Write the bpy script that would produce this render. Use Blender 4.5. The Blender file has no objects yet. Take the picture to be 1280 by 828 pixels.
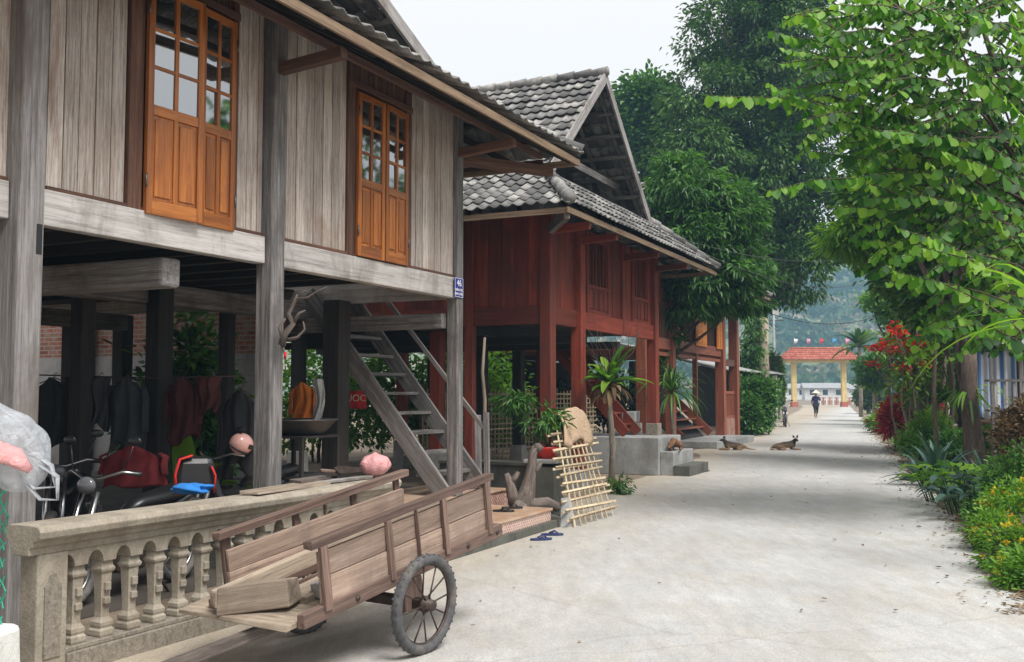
import bpy, math, random
import numpy as np
from mathutils import Vector, Matrix
random.seed(7); RS = np.random.RandomState(11)
PI = math.pi; rad = math.radians
S = bpy.context.scene; COL = S.collection
# ---------------------------------------------------------------- camera, sky, sun, exposure
FPX = 1244.0; CAMZ = 1.6; PITCH = math.atan(77/FPX)
cd = bpy.data.cameras.new('camera'); cam = bpy.data.objects.new('camera', cd); COL.objects.link(cam)
cam.location = (0, 0, CAMZ); cam.rotation_euler = (PI/2 + PITCH, 0, 0)
cd.sensor_width = 36; cd.lens = 36*FPX/1280; cd.clip_start = .05; cd.clip_end = 3000
S.camera = cam
wd = bpy.data.worlds.new('World'); S.world = wd; wd.use_nodes = True
SUN_EL, SUN_AZ = rad(57), rad(140)      # azimuth clockwise from +Y: behind the camera to the right
nt = wd.node_tree; bg = nt.nodes['Background']
sky = nt.nodes.new('ShaderNodeTexSky'); sky.sky_type = 'NISHITA'; sky.sun_disc = False
sky.sun_elevation = SUN_EL; sky.sun_rotation = SUN_AZ; sky.dust_density = 3
sc_ = nt.nodes.new('ShaderNodeVectorMath'); sc_.operation = 'SCALE'; sc_.inputs['Scale'].default_value = .1
nt.links.new(sky.outputs[0], sc_.inputs[0])
nz = nt.nodes.new('ShaderNodeTexNoise'); nz.inputs['Scale'].default_value = 1.6; nz.inputs['Detail'].default_value = 5
rp = nt.nodes.new('ShaderNodeValToRGB'); rp.color_ramp.elements[0].position = .2; rp.color_ramp.elements[0].color = (.86,.86,.86,1)
rp.color_ramp.elements[1].position = .6; rp.color_ramp.elements[1].color = (.97,.97,.97,1)
mx = nt.nodes.new('ShaderNodeMix'); mx.data_type = 'RGBA'
nt.links.new(nz.outputs[0], rp.inputs[0]); nt.links.new(rp.outputs[0], mx.inputs[0])
nt.links.new(sc_.outputs[0], mx.inputs[6]); mx.inputs[7].default_value = (1.0, .955, .91, 1)   # thin bright overcast over the blue
nt.links.new(mx.outputs[2], bg.inputs[0]); bg.inputs[1].default_value = .82
sl = bpy.data.lights.new('sun', 'SUN'); sl.energy = 3.4; sl.angle = rad(26); sl.color = (1, .975, .94)
so = bpy.data.objects.new('sun', sl); COL.objects.link(so)
sd = Vector((math.sin(SUN_AZ)*math.cos(SUN_EL), math.cos(SUN_AZ)*math.cos(SUN_EL), math.sin(SUN_EL)))
so.rotation_euler = sd.to_track_quat('Z', 'Y').to_euler(); so.location = (0, 0, 60)
S.view_settings.view_transform = 'Standard'; S.view_settings.look = 'None'
S.view_settings.exposure = .46; S.view_settings.gamma = 1; S.view_settings.use_curve_mapping = False
S.render.engine = 'CYCLES'; S.cycles.use_denoising = True; S.cycles.max_bounces = 6; S.cycles.diffuse_bounces = 2
S.cycles.transparent_max_bounces = 8; S.cycles.volume_bounces = 1; S.cycles.caustics_reflective = False; S.cycles.caustics_refractive = False
# ---------------------------------------------------------------- geometry helpers
def ray(px, py):
    cx = (px-640)/FPX; cy = (414-py)/FPX; c, s = math.cos(PITCH), math.sin(PITCH)
    return Vector((cx, c - cy*s, s + cy*c))
def at(px, py, Y):
    d = ray(px, py); return Vector((0, 0, CAMZ)) + d*(Y/d.y)
def gnd(px, py, z=0):
    d = ray(px, py); return Vector((0, 0, CAMZ)) + d*((z-CAMZ)/d.z)
class Frame:
    """a place in the street: origin, local x along 'heading' (angle from +Y to the right), local y to its left"""
    def __init__(s, O, heading):
        s.O = Vector(O); s.rz = PI/2 - heading
        s.u = Vector((math.sin(heading), math.cos(heading), 0)); s.v = Vector((-s.u.y, s.u.x, 0))
    def loc(s, w):
        r = Vector(w)-s.O; return Vector((r.dot(s.u), r.dot(s.v), r.z))
    def w(s, x, y, z): return s.O + s.u*x + s.v*y + Vector((0, 0, z))
    def px(s, px, py, y=0):
        d = ray(px, py); C = Vector((0, 0, CAMZ)); p0 = s.O + s.v*y
        t = (p0-C).dot(s.v)/d.dot(s.v); return s.loc(C+d*t)
def nrm(v):
    v = Vector(v); return v.normalized() if v.length > 1e-9 else Vector((0, 0, 1))
class MB:
    def __init__(s): s.v = []; s.f = []; s.gc = []; s.rn = []; s.sm = []
    def _add(s, vs, fs, gcs, rn=None, smooth=False):
        b = len(s.v); s.v += [tuple(p) for p in vs]; s.gc += gcs
        rr = random.random() if rn is None else rn
        for f in fs: s.f.append(tuple(i+b for i in f)); s.rn.append(rr); s.sm.append(smooth)
        return s
    def box(s, c, size, M=None, rn=None, jit=0, taper=0):
        c = Vector(c); hx, hy, hz = [a/2 for a in size]; M = M or Matrix.Identity(3)
        ax = max(range(3), key=lambda i: size[i]); off = [random.uniform(0, 50) for _ in range(3)]
        vs, gs = [], []
        for sx in (-1, 1):
            for sy in (-1, 1):
                for sz in (-1, 1):
                    p = Vector((sx*hx, sy*hy, sz*hz))
                    if taper and sz > 0: p.x *= 1-taper; p.y *= 1-taper
                    if jit: p += Vector([random.uniform(-jit, jit) for _ in range(3)])
                    vs.append(c + M@p)
                    q = [p[ax], p[(ax+1) % 3], p[(ax+2) % 3]]; gs.append(tuple(a+b for a, b in zip(q, off)))
        return s._add(vs, [(0,1,3,2),(4,6,7,5),(0,4,5,1),(2,3,7,6),(0,2,6,4),(1,5,7,3)], gs, rn)
    def bb(s, x0, x1, y0, y1, z0, z1, **k):
        return s.box(((x0+x1)/2, (y0+y1)/2, (z0+z1)/2), (abs(x1-x0), abs(y1-y0), abs(z1-z0)), **k)
    def beam(s, p0, p1, w, h, up=(0,0,1), **k):
        p0, p1 = Vector(p0), Vector(p1); d = nrm(p1-p0); sd_ = d.cross(Vector(up))
        if sd_.length < 1e-4: sd_ = d.cross(Vector((1,0,0)))
        sd_ = nrm(sd_); u2 = sd_.cross(d); M = Matrix((d, sd_, u2)).transposed()
        return s.box((p0+p1)/2, ((p1-p0).length, w, h), M, **k)
    def tube(s, pts, r, n=8, rn=None, cap=True, smooth=True, flat=1):
        pts = [Vector(p) for p in pts]; m = len(pts)
        if not hasattr(r, '__len__'): r = [r]*m
        vs, gs, fs = [], [], []; off = random.uniform(0, 50); L = 0; prev = None
        for i, p in enumerate(pts):
            d = nrm(pts[min(i+1, m-1)]-pts[max(i-1, 0)])
            if prev is None:
                a = d.cross(Vector((0,0,1)));  a = nrm(a) if a.length > 1e-3 else Vector((1,0,0))
            else:
                a = nrm(prev - d*prev.dot(d))
            prev = a; b = d.cross(a)
            if i: L += (p-pts[i-1]).length
            for k in range(n):
                t = 2*PI*k/n; vs.append(p + (a*math.cos(t)+b*math.sin(t)*flat)*r[i])
                gs.append((L+off, math.cos(t)*r[i], math.sin(t)*r[i]))
        for i in range(m-1):
            for k in range(n):
                k2 = (k+1) % n; fs.append((i*n+k, i*n+k2, (i+1)*n+k2, (i+1)*n+k))
        if cap: fs.append(tuple(range(n-1, -1, -1))); fs.append(tuple(range((m-1)*n, m*n)))
        return s._add(vs, fs, gs, rn, smooth)
    def lathe(s, c, prof, n=16, M=None, rn=None, smooth=True, sq=False):
        c = Vector(c); M = M or Matrix.Identity(3); vs, gs, fs = [], [], []
        for (r, z) in prof:
            for k in range(n):
                t = 2*PI*(k+(.5 if sq else 0))/n; p = Vector((r*math.cos(t), r*math.sin(t), z)); vs.append(c+M@p); gs.append(tuple(p))
        for i in range(len(prof)-1):
            for k in range(n):
                k2 = (k+1) % n; fs.append((i*n+k, i*n+k2, (i+1)*n+k2, (i+1)*n+k))
        fs.append(tuple(range(n-1, -1, -1))); fs.append(tuple(range((len(prof)-1)*n, len(prof)*n)))
        return s._add(vs, fs, gs, rn, smooth)
    def prism(s, poly, vec, rn=None):
        poly = [Vector(p) for p in poly]; vec = Vector(vec); n = len(poly)
        vs = poly+[p+vec for p in poly]; off = random.uniform(0, 20)
        fs = [tuple(range(n-1, -1, -1)), tuple(range(n, 2*n))]+[(i, (i+1) % n, n+(i+1) % n, n+i) for i in range(n)]
        return s._add(vs, fs, [(p.x+off, p.y, p.z) for p in vs], rn)
    def ribbon(s, pts, w, side, fold=.15, rn=None):
        """a leaf blade: centre line pts, widths w, folded along the midrib"""
        vs, gs, fs = [], [], []; n = len(pts); off = random.uniform(0, 30)
        for i, p in enumerate(pts):
            p = Vector(p); d = nrm(Vector(pts[min(i+1, n-1)])-Vector(pts[max(i-1, 0)])); sd_ = nrm(Vector(side)-d*Vector(side).dot(d)); up = sd_.cross(d)
            if up.z < 0: up = -up
            for k in (-1, 0, 1): vs.append(p+sd_*k*w[i]/2+up*abs(k)*fold*w[i]); gs.append((i*.05+off, k*w[i], 0))
        for i in range(n-1):
            for k in (0, 1): a = i*3+k; fs.append((a, a+1, a+4, a+3))
        return s._add(vs, fs, gs, rn, True)
    def torus(s, c, R, r, axis=(0,1,0), n=32, m=8, rn=None, a0=0, a1=2*PI):
        c = Vector(c); ax = nrm(axis); a = ax.orthogonal().normalized(); b = ax.cross(a); vs, gs, fs = [], [], []
        full = abs(a1-a0-2*PI) < 1e-6; nn = n if full else n+1
        for i in range(nn):
            t = a0+(a1-a0)*i/n; d = a*math.cos(t)+b*math.sin(t)
            for k in range(m):
                q = 2*PI*k/m; vs.append(c+d*(R+r*math.cos(q))+ax*r*math.sin(q)); gs.append((t*R, math.cos(q)*r, math.sin(q)*r))
        for i in range(n):
            i2 = (i+1) % nn
            for k in range(m): k2 = (k+1) % m; fs.append((i*m+k, i*m+k2, i2*m+k2, i2*m+k))
        return s._add(vs, fs, gs, rn, True)
    def build(s, name, mat, parent=None, bevel=0, solid=0, subd=0, loc=None, rot=None):
        me = bpy.data.meshes.new(name); me.from_pydata(s.v, [], s.f)
        a = me.attributes.new('gc', 'FLOAT_VECTOR', 'POINT'); a.data.foreach_set('vector', np.array(s.gc, dtype=np.float32).ravel())
        a = me.attributes.new('rnd', 'FLOAT', 'FACE'); a.data.foreach_set('value', np.array(s.rn, dtype=np.float32))
        me.polygons.foreach_set('use_smooth', s.sm); me.update()
        return link(name, me, mat, parent, bevel, solid, subd, loc, rot)
def link(name, me, mat, parent=None, bevel=0, solid=0, subd=0, loc=None, rot=None):
    o = bpy.data.objects.new(name, me); COL.objects.link(o)
    if mat is not None: me.materials.append(mat)
    if parent is not None: o.parent = parent
    if loc is not None: o.location = loc
    if rot is not None: o.rotation_euler = rot
    if bevel: m = o.modifiers.new('bevel', 'BEVEL'); m.width = bevel; m.segments = 2; m.limit_method = 'ANGLE'; m.angle_limit = rad(40)
    if solid: m = o.modifiers.new('solid', 'SOLIDIFY'); m.thickness = solid; m.offset = 0
    if subd: m = o.modifiers.new('sub', 'SUBSURF'); m.levels = subd; m.render_levels = subd
    return o
def tag(o, label, cat, group=None, kind=None):
    if label: o['label'] = label
    if cat: o['category'] = cat
    if group: o['group'] = group
    if kind: o['kind'] = kind
    return o
def struct(o, kind='structure'): o['kind'] = kind; return o
def empty(name, loc, rz, label, cat, group=None):
    o = bpy.data.objects.new(name, None); COL.objects.link(o); o.location = loc; o.rotation_euler = (0, 0, rz); o.empty_display_size = .2
    return tag(o, label, cat, group)
def dup(o, loc=None, rz=None, label=None, group=None, parent=None):
    c = o.copy(); COL.objects.link(c)
    if parent is not None: c.parent = parent
    if loc is not None: c.location = loc
    if rz is not None: c.rotation_euler = (0, 0, rz)
    if label: c['label'] = label
    if group: c['group'] = group
    for ch in [x for x in bpy.data.objects if x.parent == o]: dup(ch, parent=c)
    return c
def sph(mb, c, r, sc=(1,1,1), n=14, m=9, rn=None, lump=0, M=None):
    c = Vector(c); vs, gs, fs = [], [], []; M = M or Matrix.Identity(3)
    for i in range(m+1):
        ph = PI*i/m
        for k in range(n):
            t = 2*PI*k/n; p = Vector((math.sin(ph)*math.cos(t)*sc[0], math.sin(ph)*math.sin(t)*sc[1], math.cos(ph)*sc[2]))*r
            if lump: p *= 1+lump*(math.sin(7*p.x/r+c.x*9)*math.cos(6*p.y/r+c.y*5)+.6*math.sin(11*p.z/r+3*t))*math.sin(ph)
            vs.append(c+M@p); gs.append(tuple(p))
    for i in range(m):
        for k in range(n): k2 = (k+1) % n; fs.append((i*n+k, (i+1)*n+k, (i+1)*n+k2, i*n+k2))
    mb._add(vs, fs, gs, rn, True); return mb
def skin(name, nodes, edges, mat, parent=None, root=None, sub=2, loc=None, rot=None):
    """one continuous body grown over a skeleton: nodes {name:(x,y,z,r)}"""
    keys = list(nodes); me = bpy.data.meshes.new(name)
    me.from_pydata([nodes[k][:3] for k in keys], [(keys.index(a), keys.index(b)) for a, b in edges], [])
    o = link(name, me, mat, parent, loc=loc, rot=rot)
    m = o.modifiers.new('skin', 'SKIN'); m.use_smooth_shade = True
    sv = me.skin_vertices[0].data if me.skin_vertices else None
    if sv is None:
        bpy.context.view_layer.objects.active = o; bm_ = __import__('bmesh').new(); bm_.from_mesh(me); bm_.verts.layers.skin.verify(); bm_.to_mesh(me); bm_.free(); sv = me.skin_vertices[0].data
    for i, k in enumerate(keys):
        r = nodes[k][3]; sv[i].radius = (r, r) if not hasattr(r, '__len__') else r; sv[i].use_root = (k == root)
    o.modifiers.new('sub', 'SUBSURF'); o.modifiers[-1].levels = sub; o.modifiers[-1].render_levels = sub
    dg = bpy.context.evaluated_depsgraph_get(); m2 = bpy.data.meshes.new_from_object(o.evaluated_get(dg))
    o.modifiers.clear(); o.data = m2
    for p in m2.polygons: p.use_smooth = True
    if mat and not m2.materials: m2.materials.append(mat)
    return o
# ---------------------------------------------------------------- foliage
LEAF = {'oval': [(0,0,0),(.3,.5,.08),(.7,.42,.06),(1,0,-.08),(.7,-.42,.06),(.3,-.5,.08)],
        'round': [(0.03,0,0),(-.05,.26,.04),(.12,.47,.06),(.42,.54,.06),(.76,.36,.04),(1,0,-.06),(.76,-.36,.04),(.42,-.54,.06),(.12,-.47,.06),(-.05,-.26,.04)],
        'lance': [(0,0,0),(.25,.5,.05),(.6,.4,.02),(1,0,-.2),(.6,-.4,.02),(.25,-.5,.05)]}
def leaves(name, P, D, L, W, mat, parent=None, shape='oval', up=None, rn=None):
    n = len(P); P = np.asarray(P, float); D = np.asarray(D, float); D /= np.linalg.norm(D, axis=1)[:, None]+1e-9
    if up is None: up = np.tile([0, 0, 1.], (n, 1)) + RS.normal(0, .45, (n, 3))
    sd_ = np.cross(D, up); sd_ /= np.linalg.norm(sd_, axis=1)[:, None]+1e-9; nn = np.cross(sd_, D)
    T = np.array(LEAF[shape]); L = np.broadcast_to(L, (n,)); W = np.broadcast_to(W, (n,))
    V = (P[:, None, :] + D[:, None, :]*(T[None, :, 0, None]*L[:, None, None]) + sd_[:, None, :]*(T[None, :, 1, None]*W[:, None, None])
         + nn[:, None, :]*(T[None, :, 2, None]*L[:, None, None])).reshape(-1, 3)
    me = bpy.data.meshes.new(name); K = len(T); H2 = K//2; me.vertices.add(n*K); me.vertices.foreach_set('co', V.astype(np.float32).ravel())
    F = (np.array([[0]+list(range(H2, 0, -1)), [0]+list(range(K-1, H2-1, -1))])[None]+(np.arange(n)*K)[:, None, None]).reshape(-1, H2+1)
    me.loops.add(F.size); me.loops.foreach_set('vertex_index', F.astype(np.int32).ravel())
    me.polygons.add(len(F)); me.polygons.foreach_set('loop_start', np.arange(0, F.size, H2+1, dtype=np.int32)); me.polygons.foreach_set('loop_total', np.full(len(F), H2+1, dtype=np.int32))
    me.polygons.foreach_set('use_smooth', np.ones(len(F), dtype=bool))
    me.update(calc_edges=True)
    if rn is None: rn = RS.rand(n)
    a = me.attributes.new('rnd', 'FLOAT', 'FACE'); a.data.foreach_set('value', np.repeat(rn, 2).astype(np.float32))
    return link(name, me, mat, parent)
def crown_pts(lobes, ncl, per, rc, droop=.4, shell=.72, spray=0.):
    """leaf positions and directions in clumps spread through ellipsoid lobes [(cx,cy,cz,rx,ry,rz)]"""
    lobes = np.array(lobes, float); vol = (lobes[:, 3]*lobes[:, 4]*lobes[:, 5])**.667; k = RS.choice(len(lobes), ncl, p=vol/vol.sum())
    d = RS.normal(size=(ncl, 3)); d /= np.linalg.norm(d, axis=1)[:, None]
    rr = shell+(1.04-shell)*RS.rand(ncl)**.6; inner = RS.rand(ncl) < .22; rr[inner] = RS.rand(inner.sum())**.5*shell
    C = lobes[k, :3]+d*lobes[k, 3:6]*rr[:, None]; per_n = np.maximum(3, (per*RS.uniform(.4, 1.6, ncl)).astype(int))
    idx = np.repeat(np.arange(ncl), per_n); n = len(idx); rcl = rc*RS.uniform(.55, 1.35, ncl)
    off = RS.normal(0, .5, (n, 3))*rcl[idx][:, None]*np.array([1, 1, .6]); P = C[idx]+off
    D = off/(np.linalg.norm(off, axis=1)[:, None]+1e-6)*.8+d[idx]*.5+RS.normal(0, .35, (n, 3)); D[:, 2] -= droop
    rn = np.clip(.5+RS.normal(0, .16, ncl)[idx]+RS.normal(0, .13, n), 0, 1)
    return C, P, D, rn
def limb(mb, p0, p1, r0, r1, wob=.1, n=6, seg=5, sag=0):
    p0, p1 = Vector(p0), Vector(p1); L = (p1-p0).length; pts, rs = [], []
    ph = [random.uniform(0, 6) for _ in range(3)]
    for i in range(seg+1):
        t = i/seg; e = math.sin(PI*t)
        pts.append(p0.lerp(p1, t)+Vector((math.sin(ph[0]+t*5), math.sin(ph[1]+t*6), .5*math.sin(ph[2]+t*4)))*wob*L*.3*e+Vector((0, 0, sag*e*L)))
        rs.append(r0+(r1-r0)*t)
    mb.tube(pts, rs, n); return pts
def tree(name, base, lobes, trunk_r, label, cat, leafmat, bark, ncl=400, per=30, rc=.5, L=.12, W=.05, shape='oval', droop=.4, fork=.35, group=None, nbr=60, trunks=None, shell=.72):
    base = Vector(base); root = empty(name, base, 0, label, cat, group)
    lob = [(l[0]-base.x, l[1]-base.y, l[2]-base.z)+tuple(l[3:]) for l in lobes]
    C, P, D, rn = crown_pts(lob, ncl, per, rc, droop, shell)
    mb = MB(); cz = min(l[2]-l[5]*.3 for l in lob); F = None
    cx = sum(l[0] for l in lob)/len(lob); cy = sum(l[1] for l in lob)/len(lob)
    for (tx, ty, sc) in (trunks or [(0, 0, 1)]):
        F = Vector((tx+cx*fork, ty+cy*fork, max(cz*.75, .3)))
        limb(mb, (tx, ty, -.1), F, trunk_r*sc*1.15, trunk_r*sc*.8, .08, 9, 7)
        for l in lob:
            c = Vector(l[:3]); limb(mb, F, c, trunk_r*sc*.6, trunk_r*sc*.15, .15, 6, 5)
    for i in RS.choice(len(C), min(nbr, len(C)), replace=False):
        c = Vector(C[i]); l = min(lob, key=lambda q: (Vector(q[:3])-c).length)
        limb(mb, Vector(l[:3])*.75+F*.25, c, trunk_r*.13, trunk_r*.03, .2, 4, 3)
    mb.build('trunk', bark, root)
    n = len(P); leaves('crown', P, D, L*RS.uniform(.7, 1.25, n), W*RS.uniform(.75, 1.2, n), leafmat, root, shape, rn=rn)
    return root
# ---------------------------------------------------------------- materials
def newmat(name):
    m = bpy.data.materials.new(name); m.use_nodes = True; t = m.node_tree; b = t.nodes['Principled BSDF']; return m, t, b
def nd(t, typ, **k):
    n = t.nodes.new('ShaderNode'+typ)
    for a, b in k.items():
        if a.startswith('i_'):
            key = a[2:]; key = int(key) if key.isdigit() else key.replace('_', ' ')
            n.inputs[key].default_value = b
        else: setattr(n, a, b)
    return n
def ramp(t, src, stops):
    r = nd(t, 'ValToRGB'); e = r.color_ramp.elements
    while len(e) < len(stops): e.new(.5)
    for x, (p, c) in zip(e, stops): x.position = p; x.color = (*c, 1) if len(c) == 3 else c
    t.links.new(src, r.inputs[0]); return r.outputs[0]
def mixc(t, fac, a, b, mode='MIX'):
    m = nd(t, 'Mix', data_type='RGBA', blend_type=mode)
    for s_, v in ((0, fac), (6, a), (7, b)):
        if isinstance(v, (int, float)): m.inputs[s_].default_value = v
        elif isinstance(v, tuple): m.inputs[s_].default_value = (*v, 1) if len(v) == 3 else v
        else: t.links.new(v, m.inputs[s_])
    return m.outputs[2]
def noise(t, vec, scale, detail=4, rough=.6, dist=0):
    n = nd(t, 'TexNoise', i_Scale=scale, i_Detail=detail, i_Roughness=rough, i_Distortion=dist)
    if vec is not None: t.links.new(vec, n.inputs['Vector'])
    return n.outputs[0]
def mapp(t, src, sc):
    m = nd(t, 'Mapping'); m.inputs['Scale'].default_value = sc; t.links.new(src, m.inputs['Vector']); return m.outputs[0]
def attr(t, n, out): return nd(t, 'Attribute', attribute_name=n).outputs[out]
def bump(t, b, h, s, d=.01):
    n = nd(t, 'Bump', i_Strength=s, i_Distance=d); t.links.new(h, n.inputs['Height']); t.links.new(n.outputs[0], b.inputs['Normal'])
def obco(t): return nd(t, 'TexCoord').outputs['Object']
def geo(t): return nd(t, 'NewGeometry').outputs['Position']
def wood(name, dark, mid, light, rough=.8, var=.35, bs=.5, stain=None, sc=(1.3, 28, 28), fine=1):
    m, t, b = newmat(name); g = attr(t, 'gc', 'Vector')
    n1 = noise(t, mapp(t, g, sc), 1, 6, .65, .6); n2 = noise(t, mapp(t, g, (sc[0]*6, sc[1]*5, sc[2]*5)), 1, 3, .7)
    mm = nd(t, 'Math', operation='MULTIPLY_ADD'); t.links.new(n2, mm.inputs[0]); mm.inputs[1].default_value = .45*fine; 
    sub = nd(t, 'Math', operation='MULTIPLY_ADD'); t.links.new(n1, sub.inputs[0]); sub.inputs[1].default_value = 1.0; sub.inputs[2].default_value = -.22*fine
    t.links.new(sub.outputs[0], mm.inputs[2])
    c = ramp(t, mm.outputs[0], [(.25, dark), (.5, mid), (.75, light)])
    r = attr(t, 'rnd', 'Fac'); mr = nd(t, 'MapRange', i_3=1-var, i_4=1+var*.6); t.links.new(r, mr.inputs[0])
    c = mixc(t, 1., c, mr.outputs[0], 'MULTIPLY')
    if stain:
        s = ramp(t, noise(t, mapp(t, geo(t), (1, 1, .45)), 1.7, 6, .7, .5), [(.48, (0,0,0)), (.72, (1,1,1))]); c = mixc(t, s, c, stain)
    t.links.new(c, b.inputs['Base Color']); b.inputs['Roughness'].default_value = rough
    bump(t, b, mm.outputs[0], bs, .006); return m
def plain(name, c, rough=.6, var=.15, ns=8, metal=0, bs=.1, coat=0, dirt=None, spec=.5):
    m, t, b = newmat(name); o = obco(t); n = noise(t, o, ns, 5, .65)
    col = ramp(t, n, [(.3, tuple(x*(1-var) for x in c)), (.7, tuple(min(1, x*(1+var)) for x in c))])
    if dirt: col = mixc(t, ramp(t, noise(t, o, ns*.3, 6, .75), [(.5, (0,0,0)), (.68, (1,1,1))]), col, dirt)
    t.links.new(col, b.inputs['Base Color']); b.inputs['Roughness'].default_value = rough; b.inputs['Metallic'].default_value = metal
    b.inputs['Coat Weight'].default_value = coat; b.inputs['Specular IOR Level'].default_value = spec
    if bs: bump(t, b, n, bs, .01)
    return m
def leafm(name, dark, mid, light, trans=.35, rough=.5):
    m, t, b = newmat(name); r = attr(t, 'rnd', 'Fac'); c = ramp(t, r, [(.15, dark), (.5, mid), (.88, light)])
    n = noise(t, geo(t), 1.3, 2); c = mixc(t, ramp(t, n, [(.35, (.78,.78,.78)), (.65, (1.15,1.1,1))]), (0,0,0), c) if False else c
    t.links.new(c, b.inputs['Base Color']); b.inputs['Roughness'].default_value = rough; b.inputs['Specular IOR Level'].default_value = .35
    tr = nd(t, 'BsdfTranslucent'); cc = mixc(t, 1., c, (1.5, 1.6, .6), 'MULTIPLY'); t.links.new(cc, tr.inputs[0])
    ms = nd(t, 'MixShader', i_0=trans); t.links.new(b.outputs[0], ms.inputs[1]); t.links.new(tr.outputs[0], ms.inputs[2])
    t.links.new(ms.outputs[0], t.nodes['Material Output'].inputs['Surface']); return m
M = {}
M['grey_wood'] = wood('grey_wood', (.10,.092,.092), (.28,.265,.26), (.47,.45,.44), .85, .3, .8, (.13,.1,.08), sc=(1.3, 40, 40), fine=1.3)
M['beam_wood'] = wood('beam_wood', (.24,.22,.205), (.5,.475,.455), (.64,.61,.58), .85, .15, .6, (.17,.14,.12))
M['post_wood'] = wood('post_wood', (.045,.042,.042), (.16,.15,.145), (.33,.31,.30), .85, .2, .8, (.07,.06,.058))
M['plank_wood'] = wood('plank_wood', (.17,.125,.1), (.46,.395,.35), (.68,.62,.57), .85, .26, .5, (.27,.18,.13), sc=(2.2, 55, 55), fine=1.3)
M['dark_shade_wood'] = wood('dark_shade_wood', (.006,.005,.005), (.02,.017,.015), (.045,.038,.033), .8, .4, .5)  # near-black; carries painted shade under floors as well as plain dark timber
M['brown_wood'] = wood('brown_wood', (.035,.016,.01), (.11,.05,.03), (.2,.1,.062), .7, .3, .4)
M['fascia_wood'] = wood('fascia_wood', (.09,.06,.04), (.22,.15,.095), (.36,.26,.17), .75, .2, .4)
M['cart_wood'] = wood('cart_wood', (.15,.1,.075), (.36,.255,.195), (.53,.41,.33), .88, .3, .7, (.2,.145,.115))
M['cart_dark'] = wood('cart_dark', (.06,.035,.028), (.15,.095,.075), (.27,.18,.14), .8, .3, .5)
M['orange_wood'] = wood('orange_wood', (.14,.04,.01), (.38,.12,.02), (.56,.21,.045), .38, .3, .25, (.2,.055,.018), sc=(1, 18, 18), fine=.7)
M['red_wood'] = wood('red_wood', (.085,.014,.009), (.2,.032,.016), (.3,.056,.028), .6, .4, .5, (.085,.03,.02), sc=(1, 14, 14), fine=.8)
M['rust_wood'] = wood('rust_wood', (.14,.035,.018), (.25,.07,.035), (.34,.11,.06), .6, .2, .3, sc=(1, 10, 10), fine=.5)
M['shutter'] = wood('shutter', (.4,.12,.015), (.62,.2,.025), (.75,.28,.05), .5, .12, .2, sc=(1, 14, 14), fine=.5)
M['log_wood'] = wood('log_wood', (.13,.1,.075), (.31,.25,.19), (.46,.385,.3), .9, .25, .7, (.16,.12,.09))
M['bamboo'] = wood('bamboo', (.24,.17,.1), (.47,.37,.24), (.64,.54,.38), .6, .35, .2, sc=(4, 20, 20))
M['driftwood'] = wood('driftwood', (.05,.04,.033), (.13,.105,.09), (.24,.2,.175), .9, .2, .8, sc=(3, 30, 30))
M['bark'] = wood('bark', (.035,.024,.018), (.085,.06,.045), (.16,.125,.1), .95, .2, 1, sc=(5, 16, 16))
M['bark_pale'] = wood('bark_pale', (.12,.1,.08), (.25,.21,.17), (.38,.34,.29), .95, .2, .8, sc=(5, 16, 16))
M['glass'] = plain('window_glass', (.012,.018,.02), .04, 0, bs=0, spec=1.0); M['glass'].node_tree.nodes['Principled BSDF'].inputs['IOR'].default_value = 2.7
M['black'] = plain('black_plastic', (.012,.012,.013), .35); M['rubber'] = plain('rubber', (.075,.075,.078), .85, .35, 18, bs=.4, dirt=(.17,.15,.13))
M['metal'] = plain('bright_metal', (.4,.4,.4), .3, .1, metal=1); M['iron'] = plain('dark_iron', (.08,.06,.05), .6, .4, 20, metal=.6)
M['basin'] = plain('basin_metal', (.14,.145,.15), .45, .1, metal=.8)
def concrete(name, c, stain=(.05,.045,.04), amt=.5, sc=3, moss=None):
    m, t, b = newmat(name); p = geo(t); n = noise(t, p, sc, 8, .7, .3); f = noise(t, p, 60, 3, .7)
    col = ramp(t, n, [(.3, tuple(x*.72 for x in c)), (.5, c), (.75, tuple(min(1, x*1.22) for x in c))])
    col = mixc(t, ramp(t, noise(t, mapp(t, p, (1, 1, .5)), sc*.8, 7, .75), [(.62-.22*amt, (0,0,0)), (.62+.12, (1,1,1))]), col, stain)
    if moss: col = mixc(t, ramp(t, noise(t, p, sc*1.7, 6, .7), [(.58, (0,0,0)), (.72, (1,1,1))]), col, moss)
    col = mixc(t, .25, col, ramp(t, f, [(.3, (.25,.25,.25)), (.7, (.9,.9,.9))]), 'OVERLAY')
    t.links.new(col, b.inputs['Base Color']); b.inputs['Roughness'].default_value = .92
    ad = nd(t, 'Math', operation='ADD'); t.links.new(n, ad.inputs[0]); t.links.new(f, ad.inputs[1]); bump(t, b, ad.outputs[0], .5, .008); return m
M['balus'] = concrete('old_concrete', (.34,.3,.24), (.16,.125,.09), .75, 3.5, (.2,.18,.14))
M['pebble'] = concrete('pebbledash', (.24,.21,.17), (.1,.085,.07), .6, 30)
M['plaster'] = concrete('grey_plaster', (.3,.3,.3), (.16,.15,.14), .4, 2)
M['plinth'] = concrete('plinth_concrete', (.33,.335,.33), (.15,.14,.125), .8, 2.2, (.22,.21,.18))
M['darkcon'] = concrete('mossy_concrete', (.1,.1,.085), (.03,.035,.03), .7, 4, (.09,.09,.07))
M['white_paint'] = concrete('flaking_paint', (.68,.68,.64), (.4,.37,.32), .35, 5)
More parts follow.
